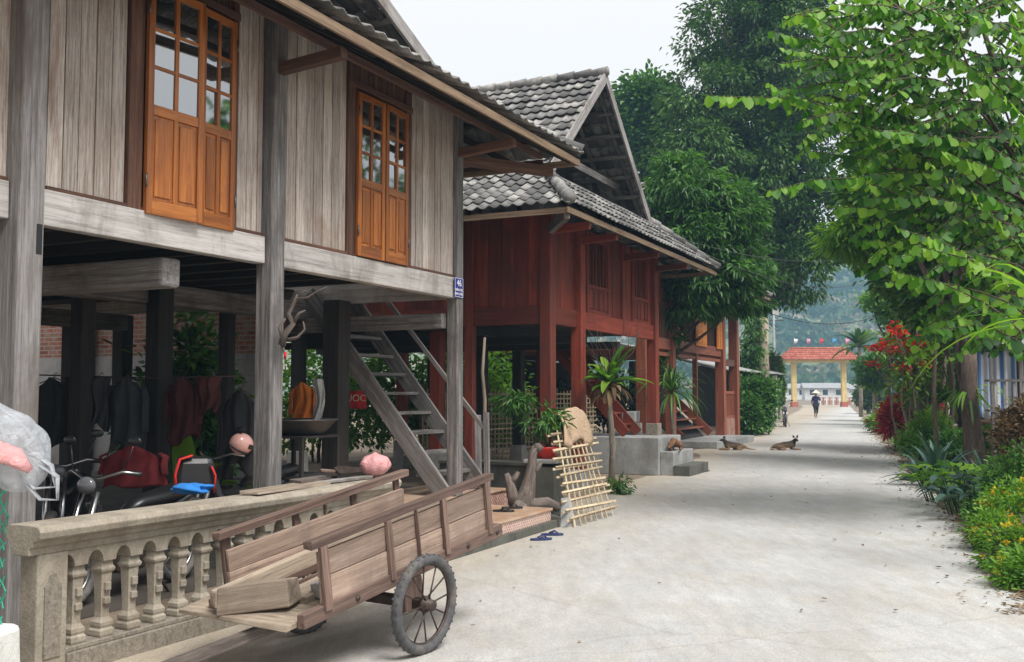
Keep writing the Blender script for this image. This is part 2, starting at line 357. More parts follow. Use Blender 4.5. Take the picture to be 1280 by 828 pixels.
def tiles(name, c0, c1, c2, moss=.3):
    m, t, b = newmat(name); r = attr(t, 'rnd', 'Fac'); c = ramp(t, r, [(.05, c0), (.45, c1), (.95, c2)]); p = geo(t)
    c = mixc(t, ramp(t, noise(t, p, 5, 7, .75), [(.42, (0,0,0)), (.68, (1,1,1))]), c, tuple(x*.42 for x in c1))
    t.links.new(c, b.inputs['Base Color']); b.inputs['Roughness'].default_value = .9; bump(t, b, noise(t, p, 40, 5, .7), .5, .006); return m
M['tile_grey'] = tiles('roof_tile', (.09,.09,.09), (.22,.215,.21), (.42,.41,.39))
M['tile_red'] = tiles('gate_tile', (.42,.1,.06), (.52,.15,.09), (.58,.2,.13))
m, t, b = newmat('brick'); bt = nd(t, 'TexBrick', i_Scale=1.0); t.links.new(mapp(t, attr(t, 'gc', 'Vector'), (1, 1, 1)), bt.inputs['Vector'])
bt.inputs['Color1'].default_value = (.33,.11,.06,1); bt.inputs['Color2'].default_value = (.2,.08,.055,1); bt.inputs['Mortar'].default_value = (.32,.29,.26,1)
bt.inputs['Brick Width'].default_value = .22; bt.inputs['Row Height'].default_value = .075; bt.inputs['Mortar Size'].default_value = .01
col = mixc(t, ramp(t, noise(t, geo(t), 4, 6, .7), [(.45, (0,0,0)), (.7, (1,1,1))]), bt.outputs['Color'], (.3,.27,.25)); t.links.new(col, b.inputs['Base Color'])
b.inputs['Roughness'].default_value = .95; bump(t, b, bt.outputs['Fac'], .5, -.01); M['brick'] = m
# patterned step tiles: cream with brick red lattice
m, t, b = newmat('patterned_tile'); g = attr(t, 'gc', 'Vector')
vm = nd(t, 'VectorMath', operation='FRACTION'); t.links.new(mapp(t, g, (4.6, 4.6, 4.6)), vm.inputs[0])
sp = nd(t, 'SeparateXYZ'); t.links.new(vm.outputs[0], sp.inputs[0]); mg = nd(t, 'TexMagic', turbulence_depth=2, i_Scale=5.0, i_Distortion=1.2); t.links.new(vm.outputs[0], mg.inputs['Vector'])
pat = ramp(t, mg.outputs[1], [(.42, (0,0,0)), (.5, (1,1,1))]); col = mixc(t, pat, (.72,.62,.54), (.36,.09,.05))
e1 = nd(t, 'Math', operation='LESS_THAN', i_1=.07); t.links.new(sp.outputs[0], e1.inputs[0]); col = mixc(t, e1.outputs[0], col, (.62,.55,.48))
col = mixc(t, ramp(t, noise(t, geo(t), 5, 6, .7), [(.55, (0,0,0)), (.85, (1,1,1))]), col, (.3,.24,.18)); t.links.new(col, b.inputs['Base Color']); b.inputs['Roughness'].default_value = .35; M['step_face'] = m
m, t, b = newmat('floor_tile'); bt = nd(t, 'TexBrick', offset=0., i_Scale=1.0); t.links.new(attr(t, 'gc', 'Vector'), bt.inputs['Vector'])
bt.inputs['Color1'].default_value = (.5,.31,.19,1); bt.inputs['Color2'].default_value = (.44,.25,.15,1); bt.inputs['Mortar'].default_value = (.3,.2,.14,1)
bt.inputs['Brick Width'].default_value = .2; bt.inputs['Row Height'].default_value = .2; bt.inputs['Mortar Size'].default_value = .008
col = mixc(t, ramp(t, noise(t, geo(t), 4, 6, .7), [(.4, (0,0,0)), (.75, (1,1,1))]), bt.outputs['Color'], (.5,.42,.33)); t.links.new(col, b.inputs['Base Color']); b.inputs['Roughness'].default_value = .3; M['step_top'] = m
M['shade_soil'] = concrete('shade_soil', (.06,.05,.04), (.02,.018,.015), .5, 3)  # soil colour lowered to hold the shade under the grey house
# ground
m, t, b = newmat('dirt'); p = geo(t); n = noise(t, p, 1.2, 9, .72); f = noise(t, p, 45, 5, .75)
col = ramp(t, n, [(.3, (.1,.075,.05)), (.5, (.2,.155,.11)), (.7, (.3,.25,.19))]); col = mixc(t, .5, col, ramp(t, f, [(.3, (.2,.2,.2)), (.7, (.85,.85,.85))]), 'OVERLAY')
t.links.new(col, b.inputs['Base Color']); b.inputs['Roughness'].default_value = .95; bump(t, b, f, .6, .02); M['dirt'] = m
m, t, b = newmat('road_concrete'); p = geo(t); n = noise(t, p, .35, 8, .68, .4); f = noise(t, p, 90, 4, .8); n2 = noise(t, mapp(t, p, (1, .45, 1)), 1.6, 8, .75)
col = ramp(t, n, [(.32, (.35,.349,.343)), (.5, (.42,.419,.412)), (.68, (.475,.474,.467))])
col = mixc(t, ramp(t, n2, [(.46, (0,0,0)), (.72, (.85,.85,.85))]), col, (.37,.34,.295))
# sandy dust that gathers along the house side of the road
sp = nd(t, 'SeparateXYZ'); t.links.new(p, sp.inputs[0]); k = nd(t, 'Math', operation='MULTIPLY_ADD', i_1=-.36); t.links.new(sp.outputs[1], k.inputs[0]); t.links.new(sp.outputs[0], k.inputs[2])
mr = nd(t, 'MapRange', i_1=-1.6, i_2=-4.4, i_3=0., i_4=1.); t.links.new(k.outputs[0], mr.inputs[0])
du = nd(t, 'Math', operation='MULTIPLY_ADD', i_1=1.5, i_2=-.78); t.links.new(noise(t, p, 1.1, 8, .7), du.inputs[0]); dd = nd(t, 'Math', operation='ADD', use_clamp=True); t.links.new(du.outputs[0], dd.inputs[0]); t.links.new(mr.outputs[0], dd.inputs[1])
dm = nd(t, 'Math', operation='MULTIPLY', use_clamp=True); t.links.new(dd.outputs[0], dm.inputs[0]); t.links.new(mr.outputs[0], dm.inputs[1])
col = mixc(t, dm.outputs[0], col, (.36,.305,.235))
col = mixc(t, .5, col, ramp(t, f, [(.3, (.18,.18,.18)), (.72, (.9,.9,.9))]), 'OVERLAY')
f2 = noise(t, mapp(t, p, (1, .25, 1)), 7, 6, .75); col = mixc(t, .35, col, ramp(t, f2, [(.3, (.3,.3,.3)), (.7, (.72,.72,.7))]), 'OVERLAY')
vo = nd(t, 'TexVoronoi', feature='DISTANCE_TO_EDGE', i_Scale=.16); wv = nd(t, 'Mix', data_type='VECTOR'); t.links.new(p, wv.inputs[4]); nn_ = nd(t, 'TexNoise', i_Scale=1.4, i_Detail=6.); t.links.new(p, nn_.inputs['Vector']); t.links.new(nn_.outputs[1], wv.inputs[5]); wv.inputs[0].default_value = .35
t.links.new(wv.outputs[1], vo.inputs['Vector']); cr = ramp(t, vo.outputs['Distance'], [(0, (.2,.2,.2)), (.0009, (0,0,0))]); col = mixc(t, cr, col, (.2,.18,.16))
# slab joints across the road, filled with grit, and two faint wheel tracks
jw = nd(t, 'Math', operation='MULTIPLY_ADD', i_1=.5); t.links.new(noise(t, p, .9, 5, .7), jw.inputs[0]); t.links.new(sp.outputs[1], jw.inputs[2]); jx = nd(t, 'Math', operation='MULTIPLY_ADD', i_1=-.33); t.links.new(sp.outputs[0], jx.inputs[0]); t.links.new(jw.outputs[0], jx.inputs[2])
js = nd(t, 'Math', operation='MULTIPLY', i_1=1/6.3); t.links.new(jx.outputs[0], js.inputs[0]); jf = nd(t, 'Math', operation='FRACT'); t.links.new(js.outputs[0], jf.inputs[0])
jr = ramp(t, jf.outputs[0], [(0, (.42,.42,.42)), (.0035, (0,0,0))]); col = mixc(t, jr, col, (.2,.18,.15))
tw = nd(t, 'Math', operation='SUBTRACT', i_1=2.1); t.links.new(k.outputs[0], tw.inputs[0])
t2 = nd(t, 'Math', operation='PINGPONG', i_1=.8); t.links.new(tw.outputs[0], t2.inputs[0]); t3 = nd(t, 'Math', operation='MULTIPLY'); t.links.new(ramp(t, t2.outputs[0], [(.45, (0,0,0)), (.75, (.5,.5,.5))]), t3.inputs[0]); t.links.new(noise(t, mapp(t, p, (1, .2, 1)), 1.8, 6, .7), t3.inputs[1])
col = mixc(t, t3.outputs[0], col, (.33,.32,.3))
t.links.new(col, b.inputs['Base Color']); b.inputs['Roughness'].default_value = .93; bump(t, b, f, .5, .008); M['road'] = m
# foliage
M['leaf_dark'] = leafm('leaf_dark', (.02,.065,.012), (.055,.135,.022), (.12,.24,.045), .25, .45)
M['leaf_mid'] = leafm('leaf_mid', (.022,.075,.018), (.06,.16,.032), (.13,.28,.06), .3, .4)
M['leaf_bright'] = leafm('leaf_bright', (.05,.14,.02), (.12,.27,.035), (.22,.38,.05), .42, .45)
M['leaf_lime'] = leafm('leaf_lime', (.025,.1,.015), (.1,.27,.03), (.27,.47,.07), .46)
M['leaf_blue'] = leafm('leaf_blue', (.02,.06,.05), (.045,.1,.085), (.09,.17,.13), .15, .5)
M['leaf_far'] = leafm('leaf_far', (.03,.07,.02), (.07,.13,.035), (.13,.2,.06), .3)
M['leaf_red'] = leafm('leaf_red', (.16,.01,.02), (.42,.03,.06), (.62,.07,.11), .35)
M['petal_red'] = leafm('petal_red', (.5,.015,.02), (.65,.03,.03), (.75,.06,.05), .3)
M['petal_yellow'] = leafm('petal_yellow', (.7,.42,.02), (.8,.55,.03), (.85,.65,.06), .3)
M['leaf_dry'] = leafm('leaf_dry', (.1,.06,.035), (.2,.13,.08), (.32,.24,.16), .2, .9)
def cloth(name, c, rough=.9): return plain(name, c, rough, .25, 6, bs=.2)
# ---------------------------------------------------------------- ground, road, hill
def sheet(name, pts, z, mat, kind='structure', sub=0):
    mb = MB(); mb._add([(x, y, z) for x, y in pts], [tuple(range(len(pts)))], [(x, y, 0) for x, y in pts]); o = mb.build(name, mat); return struct(o, kind)
g = MB(); xs = [-900, -60, -20, 0, 20, 60, 900]; ys = [-300, -20, 0, 20, 60, 130, 260, 1500]
g._add([(x, y, 0) for y in ys for x in xs], [(j*7+i, j*7+i+1, (j+1)*7+i+1, (j+1)*7+i) for j in range(7) for i in range(6)], [(x, y, 0) for y in ys for x in xs])
struct(g.build('ground', M['dirt']))
def edge_r(y): return 1.6+.325*y
L_edge = [(-6, -9.0), (4, -3.6), (10, -.6), (15, 1.9), (20, 3.9), (27, 5.0), (34, 7.9), (40, 10.2), (55, 15.0), (70, 19.5), (90, 26), (108, 31.5), (128, 37.2)]
def edge_l(y):
    for (a, xa), (b_, xb) in zip(L_edge, L_edge[1:]):
        if y <= b_: return xa+(xb-xa)*(y-a)/(b_-a)
    return L_edge[-1][1]
rm = MB(); yv = []; y = -6.0
while y < 128: yv.append(y); y += .12+max(0, y)*.012
P0 = []; F0 = []
for i, y in enumerate(yv):
    wr = .1*math.sin(y*1.9)+.06*math.sin(y*5.3)+random.uniform(-.05, .05); wl = .15*math.sin(y*1.3)+random.uniform(-.06, .06)
    if y < 20: wl = 0
    P0 += [(edge_l(y)-(1.0 if 12 < y < 19.5 else .1)+wl, y, .004), (edge_r(y)+wr, y, .004)]
    if i: F0.append((2*i-2, 2*i-1, 2*i+1, 2*i))
rm._add(P0, F0, [tuple(p) for p in P0]); struct(rm.build('road', M['road']))
# grey yard path seen between the garden trunks
pm = sheet('path', [(11.5, 19.5), (17, 21), (20, 30), (12.5, 27)], .004, M['plinth'])
def vnoise(x, y, seed=0):
    xi, yi = np.floor(x).astype(int), np.floor(y).astype(int); xf, yf = x-xi, y-yi
    h = lambda a, b: (np.sin(a*127.1+b*311.7+seed*74.7)*43758.5453) % 1.0
    u, v = xf*xf*(3-2*xf), yf*yf*(3-2*yf)
    return (h(xi, yi)*(1-u)+h(xi+1, yi)*u)*(1-v)+(h(xi, yi+1)*(1-u)+h(xi+1, yi+1)*u)*v
def hill_z(x, y):
    r = np.clip((y-230)/330, 0, 1); base = (r*r*(3-2*r))
    top = 62+10*np.sin(x/130.+.6)+12*vnoise(x/60, y/90)+ .06*(x-180)
    return base*top*(.86+.28*vnoise(x/35, y/40, 3))+base*6*vnoise(x/9, y/9, 5)-.5
nx, ny = 150, 70; X_, Y_ = np.meshgrid(np.linspace(-260, 620, nx), np.linspace(222, 640, ny)); Z_ = hill_z(X_, Y_)
hm = MB(); hm._add(list(zip(X_.ravel(), Y_.ravel(), Z_.ravel())), [(j*nx+i, j*nx+i+1, (j+1)*nx+i+1, (j+1)*nx+i) for j in range(ny-1) for i in range(nx-1)], [(0,0,0)]*(nx*ny), smooth=True)
m, t, b = newmat('hill'); p = geo(t); c = ramp(t, noise(t, p, .035, 8, .7), [(.35, (.05,.1,.04)), (.5, (.13,.16,.07)), (.62, (.32,.24,.18)), (.75, (.4,.33,.27))]); t.links.new(c, b.inputs['Base Color']); b.inputs['Roughness'].default_value = 1
struct(hm.build('hill', m))
n = 26000; fx = RS.uniform(-60, 420, n); fy = 230+400*RS.rand(n)**1.2; keep = (fx/fy > -.05) & (fx/fy < .72) & (vnoise(fx/22, fy/22, 9) > .3); fx, fy = fx[keep], fy[keep]; fz = hill_z(fx, fy)
idx = np.repeat(np.arange(len(fx)), 9); sz = RS.uniform(1.0, 2.4, len(fx))[idx]; o_ = RS.normal(0, .42, (len(idx), 3)); o_[:, 2] = np.abs(o_[:, 2])
FP = np.stack([fx[idx], fy[idx], fz[idx]], 1)+o_*sz[:, None]; m = leafm('hill_leaf', (.04,.1,.035), (.11,.17,.06), (.38,.3,.23), .2, .9)
pch = vnoise(fx/16, fy/16, 21); tone = np.clip(.15+.9*(pch-.35)+RS.normal(0, .2, len(fx)), 0, 1)[idx]
struct(leaves('forest', FP, o_+[0, 0, .2], sz*.9, sz*.8, m, shape='round', up=RS.normal(size=(len(idx), 3)), rn=tone), 'stuff')
# air: distance haze round the whole scene
hz = MB(); hz.bb(-420, 760, -60, 760, -1.5, 112); m = bpy.data.materials.new('haze'); m.use_nodes = True; t = m.node_tree; t.nodes.remove(t.nodes['Principled BSDF'])
v = nd(t, 'VolumePrincipled'); v.inputs['Color'].default_value = (.42, .7, 1, 1); v.inputs['Density'].default_value = .0009; v.inputs['Anisotropy'].default_value = .1
t.links.new(v.outputs[0], t.nodes['Material Output'].inputs['Volume']); struct(hz.build('haze', m), 'stuff')
# ---------------------------------------------------------------- roofs
def tile_patch(mb, A, B, C_, D_, wave=.2, amp=.022, course=.3, step=.03, nseg=6):
    """courses of wavy tiles on the quad A-B (eave) to D-C (upper edge)"""
    A, B, C_, D_ = map(Vector, (A, B, C_, D_)); u = nrm(B-A); L = (B-A).length
    sv = (D_-A)-u*(D_-A).dot(u); H = sv.length; s_ = sv/H; nn = u.cross(s_)
    if nn.z < 0: nn = -nn
    ua, ub = (D_-A).dot(u), (C_-A).dot(u); nc = max(1, round(H/course)); off = random.uniform(0, 1)
    for c in range(nc):
        t0, t1 = c/nc, min(1, (c+1)/nc+.05/H); lo, hi = ua*t0, L+(ub-L)*t0
        k0, k1 = math.floor(lo/wave*nseg), math.ceil(hi/wave*nseg); sag = random.uniform(-.006, .006)
        for k in range(k0, k1):
            vs = []
            for q in (k, k+1):
                for tt, st in ((t0, step), (t1, 0)):
                    l, h = ua*tt, L+(ub-L)*tt; uu = min(max(q*wave/nseg, l), h); ph = (q/nseg) % 1.0
                    prof = amp*(math.cos(2*PI*ph)+.25*math.cos(4*PI*ph)); wj = .006*math.sin(13.1*math.floor(k/nseg)+7.7*c)
                    vs.append(A+u*uu+s_*(tt*H+(wj*2 if tt == t0 else 0))+nn*(prof+st+sag+wj*.6))
            if (vs[0]-vs[2]).length < 1e-5 and (vs[1]-vs[3]).length < 1e-5: continue
            h = math.sin(math.floor(k/nseg)*12.9898+c*78.233+off*7)*43758.5453 % 1.0
            mb._add(vs, [(0, 2, 3, 1)], [tuple(x) for x in vs], h, True)
def hip_gable(root, x0, x1, ye, yb, ze, fx0, fx1, yg, zf, zr, wall_in=1.1, ridge_w=.085, mat='tile_grey', barge='grey_wood', fascia='fascia_wood', wave=.2, course=.28, purl=True, yb_feet=None, amp=.015, step=.042):
    xc = (fx0+fx1)/2; yh = yb_feet if yb_feet else yb-(yg-ye)
    r = MB()
    tile_patch(r, (x0, ye, ze), (x1, ye, ze), (fx1, yg, zf), (fx0, yg, zf), wave, amp, course, step)
    tile_patch(r, (x0, yb, ze), (x0, ye, ze), (fx0, yg, zf), (fx0, yh, zf), wave, course=course)
    tile_patch(r, (x1, ye, ze), (x1, yb, ze), (fx1, yh, zf), (fx1, yg, zf), wave, amp, course, step)
    tile_patch(r, (fx0, yh, zf), (fx0, yg-.05, zf), (xc, yg-.12, zr), (xc, yh, zr), wave, amp, course, step)
    tile_patch(r, (fx1, yg-.05, zf), (fx1, yh, zf), (xc, yh, zr), (xc, yg-.12, zr), wave, amp, course, step)
    ro = r.build('roof', M[mat], root, solid=.012)
    # ridge and hip cappings, lumpy mortar
    for ci, (a, b_) in enumerate( (((xc, yg-.15, zr+.05), (xc, yh, zr+.05)), ((x0, ye, ze+.05), (fx0, yg, zf+.06)), ((x1, ye, ze+.05), (fx1, yg, zf+.06)))):
        c = MB(); a, b_ = Vector(a), Vector(b_); n_ = max(3, int((b_-a).length/.34)); 
        for i in range(n_):
            p, q = a.lerp(b_, i/n_), a.lerp(b_, (i+1.12)/n_ if i < n_-1 else 1); c.tube([p+Vector((0,0,.02)), q], [ridge_w*1.1, ridge_w*.9], 8)
        c.build('hip_cap' if ci else 'ridge_cap', M[mat], root)
    bo = MB(); up = .02
    for fx in (fx0, fx1):
        bo.beam((xc, yg-.1, zr-.02), (fx, yg-.1, zf-.06), .035, .17, up=(0, 1, 0))
    for i, fx in enumerate((fx0, fx1)):
        q = MB(); q.beam((xc, yg-.1-i*.003, zr-.05), (fx, yg-.1-i*.003, zf-.1), .17, .04, up=(0, 1, 0)); q.build('barge_board', M[barge], root)
    gp = MB(); 
    if purl:
        for i in range(7):
            for sgn, fx in ((-1, fx0), (1, fx1)):
                tt = (i+.5)/7; x = fx+(xc-fx)*tt; z = zf+(zr-zf)*tt-.09; gp.beam((x, yg-.05, z), (x, yg+wall_in+.4, z), .07, .07)
        for fx in (fx0, fx1): gp.beam((fx, yg+.1, zf-.05), (xc, yg+.1, zr-.07), .06, .08); gp.beam((fx, yg+.75, zf-.05), (xc, yg+.75, zr-.07), .06, .08)
        gp.beam((fx0*.7+xc*.3, yg+.4, zf+(zr-zf)*.3-.1), (fx1*.7+xc*.3, yg+.4, zf+(zr-zf)*.3-.1), .08, .14)
        gp.build('gable_purlins', M['post_wood'], root)
    gw = MB(); nb = 20
    for i in range(nb):
        xa, xb = fx0+(fx1-fx0)*i/nb, fx0+(fx1-fx0)*(i+.94)/nb
        hz_ = lambda x: zf+(zr-zf)*(1-abs(x-xc)/((fx1-fx0)/2))
        gw.prism([(xa, yg+wall_in, zf-.4), (xb, yg+wall_in, zf-.4), (xb, yg+wall_in, hz_(xb)-.03), (xa, yg+wall_in, hz_(xa)-.03)], (0, .02, 0))
    gw.build('gable_wall', M['dark_shade_wood'], root)
    fa = MB(); d = .045
    for a, b_ in (((x0, ye+d, ze-.09), (x1, ye+d, ze-.09)), ((x1-d, ye+.08, ze-.09), (x1-d, yb, ze-.09)), ((x0+d, ye+.08, ze-.09), (x0+d, yb, ze-.09))):
        q = MB(); q.beam(a, b_, .03, .085); q.build('fascia', M[fascia], root)
    # rafters and battens under the skirt
    rf = MB(); nr = int((x1-x0)/.75)
    for i in range(nr+1):
        x = x0+.12+(x1-x0-.24)*i/nr; xt = fx0+(fx1-fx0)*i/nr; rf.beam((x, ye+.11, ze-.075), (xt, yg, zf-.09), .06, .08)
    ns = int((yh-ye)/.8)
    for i in range(1, ns+1):
        yy = ye+(yb-ye)*i/(ns+1); yt = yg+(yh-yg)*i/(ns+1)
        rf.beam((x1-.12, yy, ze-.07), (fx1, yt, zf-.09), .06, .08); rf.beam((x0+.12, yy, ze-.07), (fx0, yt, zf-.09), .06, .08)
    for j in (.3, .62):
        rf.beam((x0+(fx0-x0)*j, ye+(yg-ye)*j, ze+(zf-ze)*j-.035), (x1+(fx1-x1)*j, ye+(yg-ye)*j, ze+(zf-ze)*j-.035), .05, .035)
        rf.beam((x1+(fx1-x1)*j, ye+(yg-ye)*j, ze+(zf-ze)*j-.035), (x1+(fx1-x1)*j, yb, ze+(zf-ze)*j-.035), .05, .035)
    rf.build('rafters', M['dark_shade_wood'], root)
def planks(mb, x0, x1, z0, z1, y, w=.135, th=.022, axis='x'):
    x = x0
    while x < x1-.02:
        ww = min(w*random.uniform(.94, 1.06), x1-x); dy = random.uniform(-.004, .004)
        if axis == 'x': mb.bb(x+.005, x+ww-.005, y+dy, y+dy+th, z0, z1)
        else: mb.bb(y+dy, y+dy+th, x+.003, x+ww-.003, z0, z1)
        x += ww
def door_leaf(root, name, hx, w, z0, z1, y, ang, side, mat, rows=3, glass=.55, mir=False):
    """glazed leaf hinged at local x = hx, opening by ang; side +1 leaf extends to +x"""
    f = MB(); H = z1-z0; st = .055; zg = z0+H*(1-glass)
    X = lambda a: side*a
    f.bb(X(0), X(st), -.02, .02, 0, H); f.bb(X(w-st), X(w), -.02, .02, 0, H)
    for za, zb in ((0, .11), (zg-z0-.04, zg-z0+.04), (H-.06, H)): f.bb(X(st), X(w-st), -.019, .019, za, zb)
    f.bb(X(w/2-.018), X(w/2+.018), -.017, .017, .11, H-.06)
    ph = (H-.06-(zg-z0+.04))/rows
    for i in range(1, rows): f.bb(X(st), X(w-st), -.015, .015, zg-z0+.04+ph*i-.014, zg-z0+.04+ph*i+.014)
    lf = f.build(name, mat, root, bevel=.004, loc=(hx, y, z0), rot=(0, 0, ang))
    for i in range(rows):
        for a0, a1 in ((st, w/2-.018), (w/2+.018, w-st)):
            p = MB(); p.bb(X(a0), X(a1), -.003, .003, zg-z0+.04+ph*i, zg-z0+.04+ph*(i+1)); pn = p.build('pane', M['glass'], lf); pn.rotation_euler = (random.uniform(-.006, .006), 0, 0)
    for a0, a1 in ((st, w/2-.018), (w/2+.018, w-st)):
        p = MB(); xa, xb = (a0+a1)/2-.5*(a1-a0), (a0+a1)/2+.5*(a1-a0); p.bb(X(xa), X(xb), -.006, .006, .11, zg-z0-.04); p.bb(X(xa+.022), X(xb-.022), -.016, .016, .14, zg-z0-.07)
        p.build('panel', mat, lf, bevel=.004)
    for hz_ in (.2, H-.25):
        h = MB(); h.tube([(X(-.004), -.024, hz_), (X(-.004), -.024, hz_+.1)], .009, 6); h.build('hinge', M['basin'], lf)
    return lf
HD = math.atan2(.432, .902)          # heading of the house row
# ================================================================ house 1: grey timber stilt house
F1 = Frame((-.68, 11.84, 0), HD)
h1 = empty('stilt_house', F1.O, F1.rz, 'weathered grey timber stilt house with orange glazed doors nearest the viewer', 'house')
pz = .38; zb0, zb1 = 2.72, 2.96
xd1 = [F1.px(x, 260).x for x in (155, 173, 239, 285, 292)]; xd2 = [F1.px(x, 250).x for x in (431, 441, 474, 504, 511)]
x_p2 = F1.px(333, 400).x; x_p1 = F1.px(27, 400).x; XN = x_p1-6.5  # near end lengthened out of view to block sky light under the floor
dp = 5.6
fb = MB()
for xa, xb in ((x_p1+.1, x_p2-.1), (x_p2+.1, -.08), (XN, x_p1-.16)): q = MB(); q.bb(xa, xb, -.055, .055, zb0, zb1, jit=.004); q.build('floor_beam', M['beam_wood'], h1, bevel=.008)
# wall planks between the openings
ztop = 4.95
for xa, xb in ((XN, x_p1-.14), (x_p1+.14, xd1[0]), (xd1[4], x_p2-.1), (x_p2+.1, xd2[0]), (xd2[4], -.07)):
    q = MB(); planks(q, xa, xb, zb1+.035, ztop, -.012); q.build('plank_wall', M['plank_wood'], h1); MB().bb(xa, xb, .02, .03, zb1, ztop).build('gap_shade_backing', M['black'], h1)  # backing is black so the plank gaps read as deep shade
    s_ = MB(); s_.bb(xa, xb, -.03, .03, zb1+.002, zb1+.034); s_.build('bottom_rail', M['brown_wood'], h1)
q = MB(); planks(q, 0, 7.2, zb1, ztop, -.012, axis='y'); q.build('plank_wall', M['plank_wood'], h1)
q = MB(); q.bb(XN, 0, 7.3, 7.33, zb1, ztop); q.build('plank_wall', M['plank_wood'], h1)
q = MB(); q.bb(-.055, .055, .1, 7.2, zb0, zb1); q.build('floor_beam', M['beam_wood'], h1)
for xs, zt in ((xd1, 4.74), (xd2, 4.66)):
    fr = MB(); fr.bb(xs[0], xs[1]-.004, -.035, .03, zb1+.004, ztop); fr.bb(xs[3]+.004, xs[4], -.035, .03, zb1+.004, ztop); fr.bb(xs[0], xs[4], -.05, .03, zt+.02, zt+.09)
    fr.bb(xs[1], xs[3], -.03, .03, zb1+.002, zb1+.03); fr.build('door_frame', M['brown_wood'], h1, bevel=.005)
    tp = MB(); planks(tp, xs[1], xs[3], zt+.09, ztop, -.01, w=.085); tp.build('transom_panel', M['brown_wood'], h1)
    dk = MB(); dk.bb(xs[1], xs[3], .12, .14, zb1, zt+.1); dk.build('dark_room_sheet', M['black'], h1)  # black sheet stands for the dark room behind the doors
a = (xd1[2]-xd1[1]); b_ = xd1[3]-xd1[2]
door_leaf(h1, 'door', xd1[1]+.003, a-.006, zb1-.02, 4.72, -.055, rad(-5), 1, M['orange_wood'])
door_leaf(h1, 'door', xd1[3]-.003, b_-.006, zb1-.02, 4.72, -.055, rad(1.2), -1, M['orange_wood'])
a = (xd2[2]-xd2[1]); b_ = xd2[3]-xd2[2]
door_leaf(h1, 'door', xd2[1]+.003, a-.006, zb1+.01, 4.64, -.05, rad(-1), 1, M['orange_wood'])
door_leaf(h1, 'door', xd2[3]-.003, b_-.006, zb1+.01, 4.64, -.05, rad(2.5), -1, M['orange_wood'])
# posts
def post(root, x, y, w, z0, z1, mat, name='post', d=None, lean=0):
    q = MB(); d = d or w; q.beam((x, y, z0), (x+lean, y, z1), w, d, up=(0, 1, 0), jit=.006); return q.build(name, mat, root, bevel=.014)
w1 = .17
post(h1, 0, 0, .15, pz, 4.95, M['post_wood'], d=.15); post(h1, x_p2, -.035, .165, 0, 4.95, M['post_wood'], d=.18)
post(h1, x_p1-.06, -.05, .19, 0, 5.1, M['grey_wood'], d=.2); 
mt = MB(); mt.bb(x_p1-.03, x_p1+.015, -.154, -.148, 2.5, 2.7); mt.build('mortise_shade', M['black'], h1)  # thin black plate on the post, painted shade of a mortise hole
xq = F1.px(420, 480, 1.3).x
for (x, y, w) in ((xq, 1.3, .24), (F1.px(102, 480, 2.4).x, 2.4, .17), (F1.px(198, 480, 2.0).x, 2.0, .2), (F1.px(283, 480, 3.2).x, 3.2, .16), (x_p2-.5, 2.9, .2), (x_p1, 2.9, .2), (x_p1+1.25, 5.2, .22), (x_p2-.6, 5.6, .22), (xq-.2, 5.5, .2), (XN, 2.9, .2), (0, 5.4, .2), (XN, 0, .2)): post(h1, x, y, w, 0 if x < -3 else pz, zb0-.02, M['dark_shade_wood'])
# floor, joists and under-beams
fl = MB(); planks(fl, XN, 0, 2.975, 2.975, 0, w=.2)
fl = MB(); yv_ = .06
while yv_ < 7.2: 
    ww = random.uniform(.16, .24)
    if 1.0 < yv_ < 2.3: fl.bb(XN, -1.15, yv_, yv_+ww-.008, 2.9, 2.925)
    else: fl.bb(XN, -.06, yv_, yv_+ww-.008, 2.9, 2.925)
    yv_ += ww
fl.build('floor', M['dark_shade_wood'], h1)
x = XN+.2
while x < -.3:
    if not (x > -1.25): q = MB(); q.bb(x, x+.07, .06, 7.2, 2.76, 2.898); q.build('joist', M['dark_shade_wood'], h1)
    x += .48
for (y, z, xe) in ((.75, 2.62, None), (2.15, 2.64, F1.px(440, 390, 2.0).x), (5.3, 2.6, -.1)):
    if y < 1: continue
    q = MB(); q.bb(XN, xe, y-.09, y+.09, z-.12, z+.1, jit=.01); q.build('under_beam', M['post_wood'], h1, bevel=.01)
xb_ = F1.px(222, 345, .15).x
q = MB(); q.bb(xb_-.2, xb_, .12, 7.1, 2.44, 2.68, jit=.01); q.build('under_beam', M['grey_wood'], h1, bevel=.03)
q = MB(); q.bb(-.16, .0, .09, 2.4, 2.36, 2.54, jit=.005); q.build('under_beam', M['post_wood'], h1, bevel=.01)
for x in (x_p2, -.02, x_p1):     # outriggers carrying the eave
    q = MB(); q.beam((x, .3, 4.44), (x, -.8, 4.52), .09, .1); q.build('eave_bracket', M['brown_wood'], h1, bevel=.008)
q = MB(); q.beam((-.2, .2, 4.42), (1.5, -.6, 4.5), .11, .13); q.build('eave_bracket', M['brown_wood'], h1, bevel=.008)
q = MB(); q.beam((-.2, 1.8, 4.42), (1.55, 1.8, 4.5), .11, .13); q.build('eave_bracket', M['brown_wood'], h1, bevel=.008)
q = MB(); q.beam((XN, -.55, 4.66), (1.3, -.55, 4.66), .05, .06); q.beam((1.35, -.55, 4.6), (1.35, 7, 4.6), .05, .06); q.build('eave_purlin', M['brown_wood'], h1)
hip_gable(h1, XN-1.5, 1.74, -.95, 8.3, 4.72, XN-.7, .95, .6, 5.5, 8.3, barge='grey_wood', wave=.2)
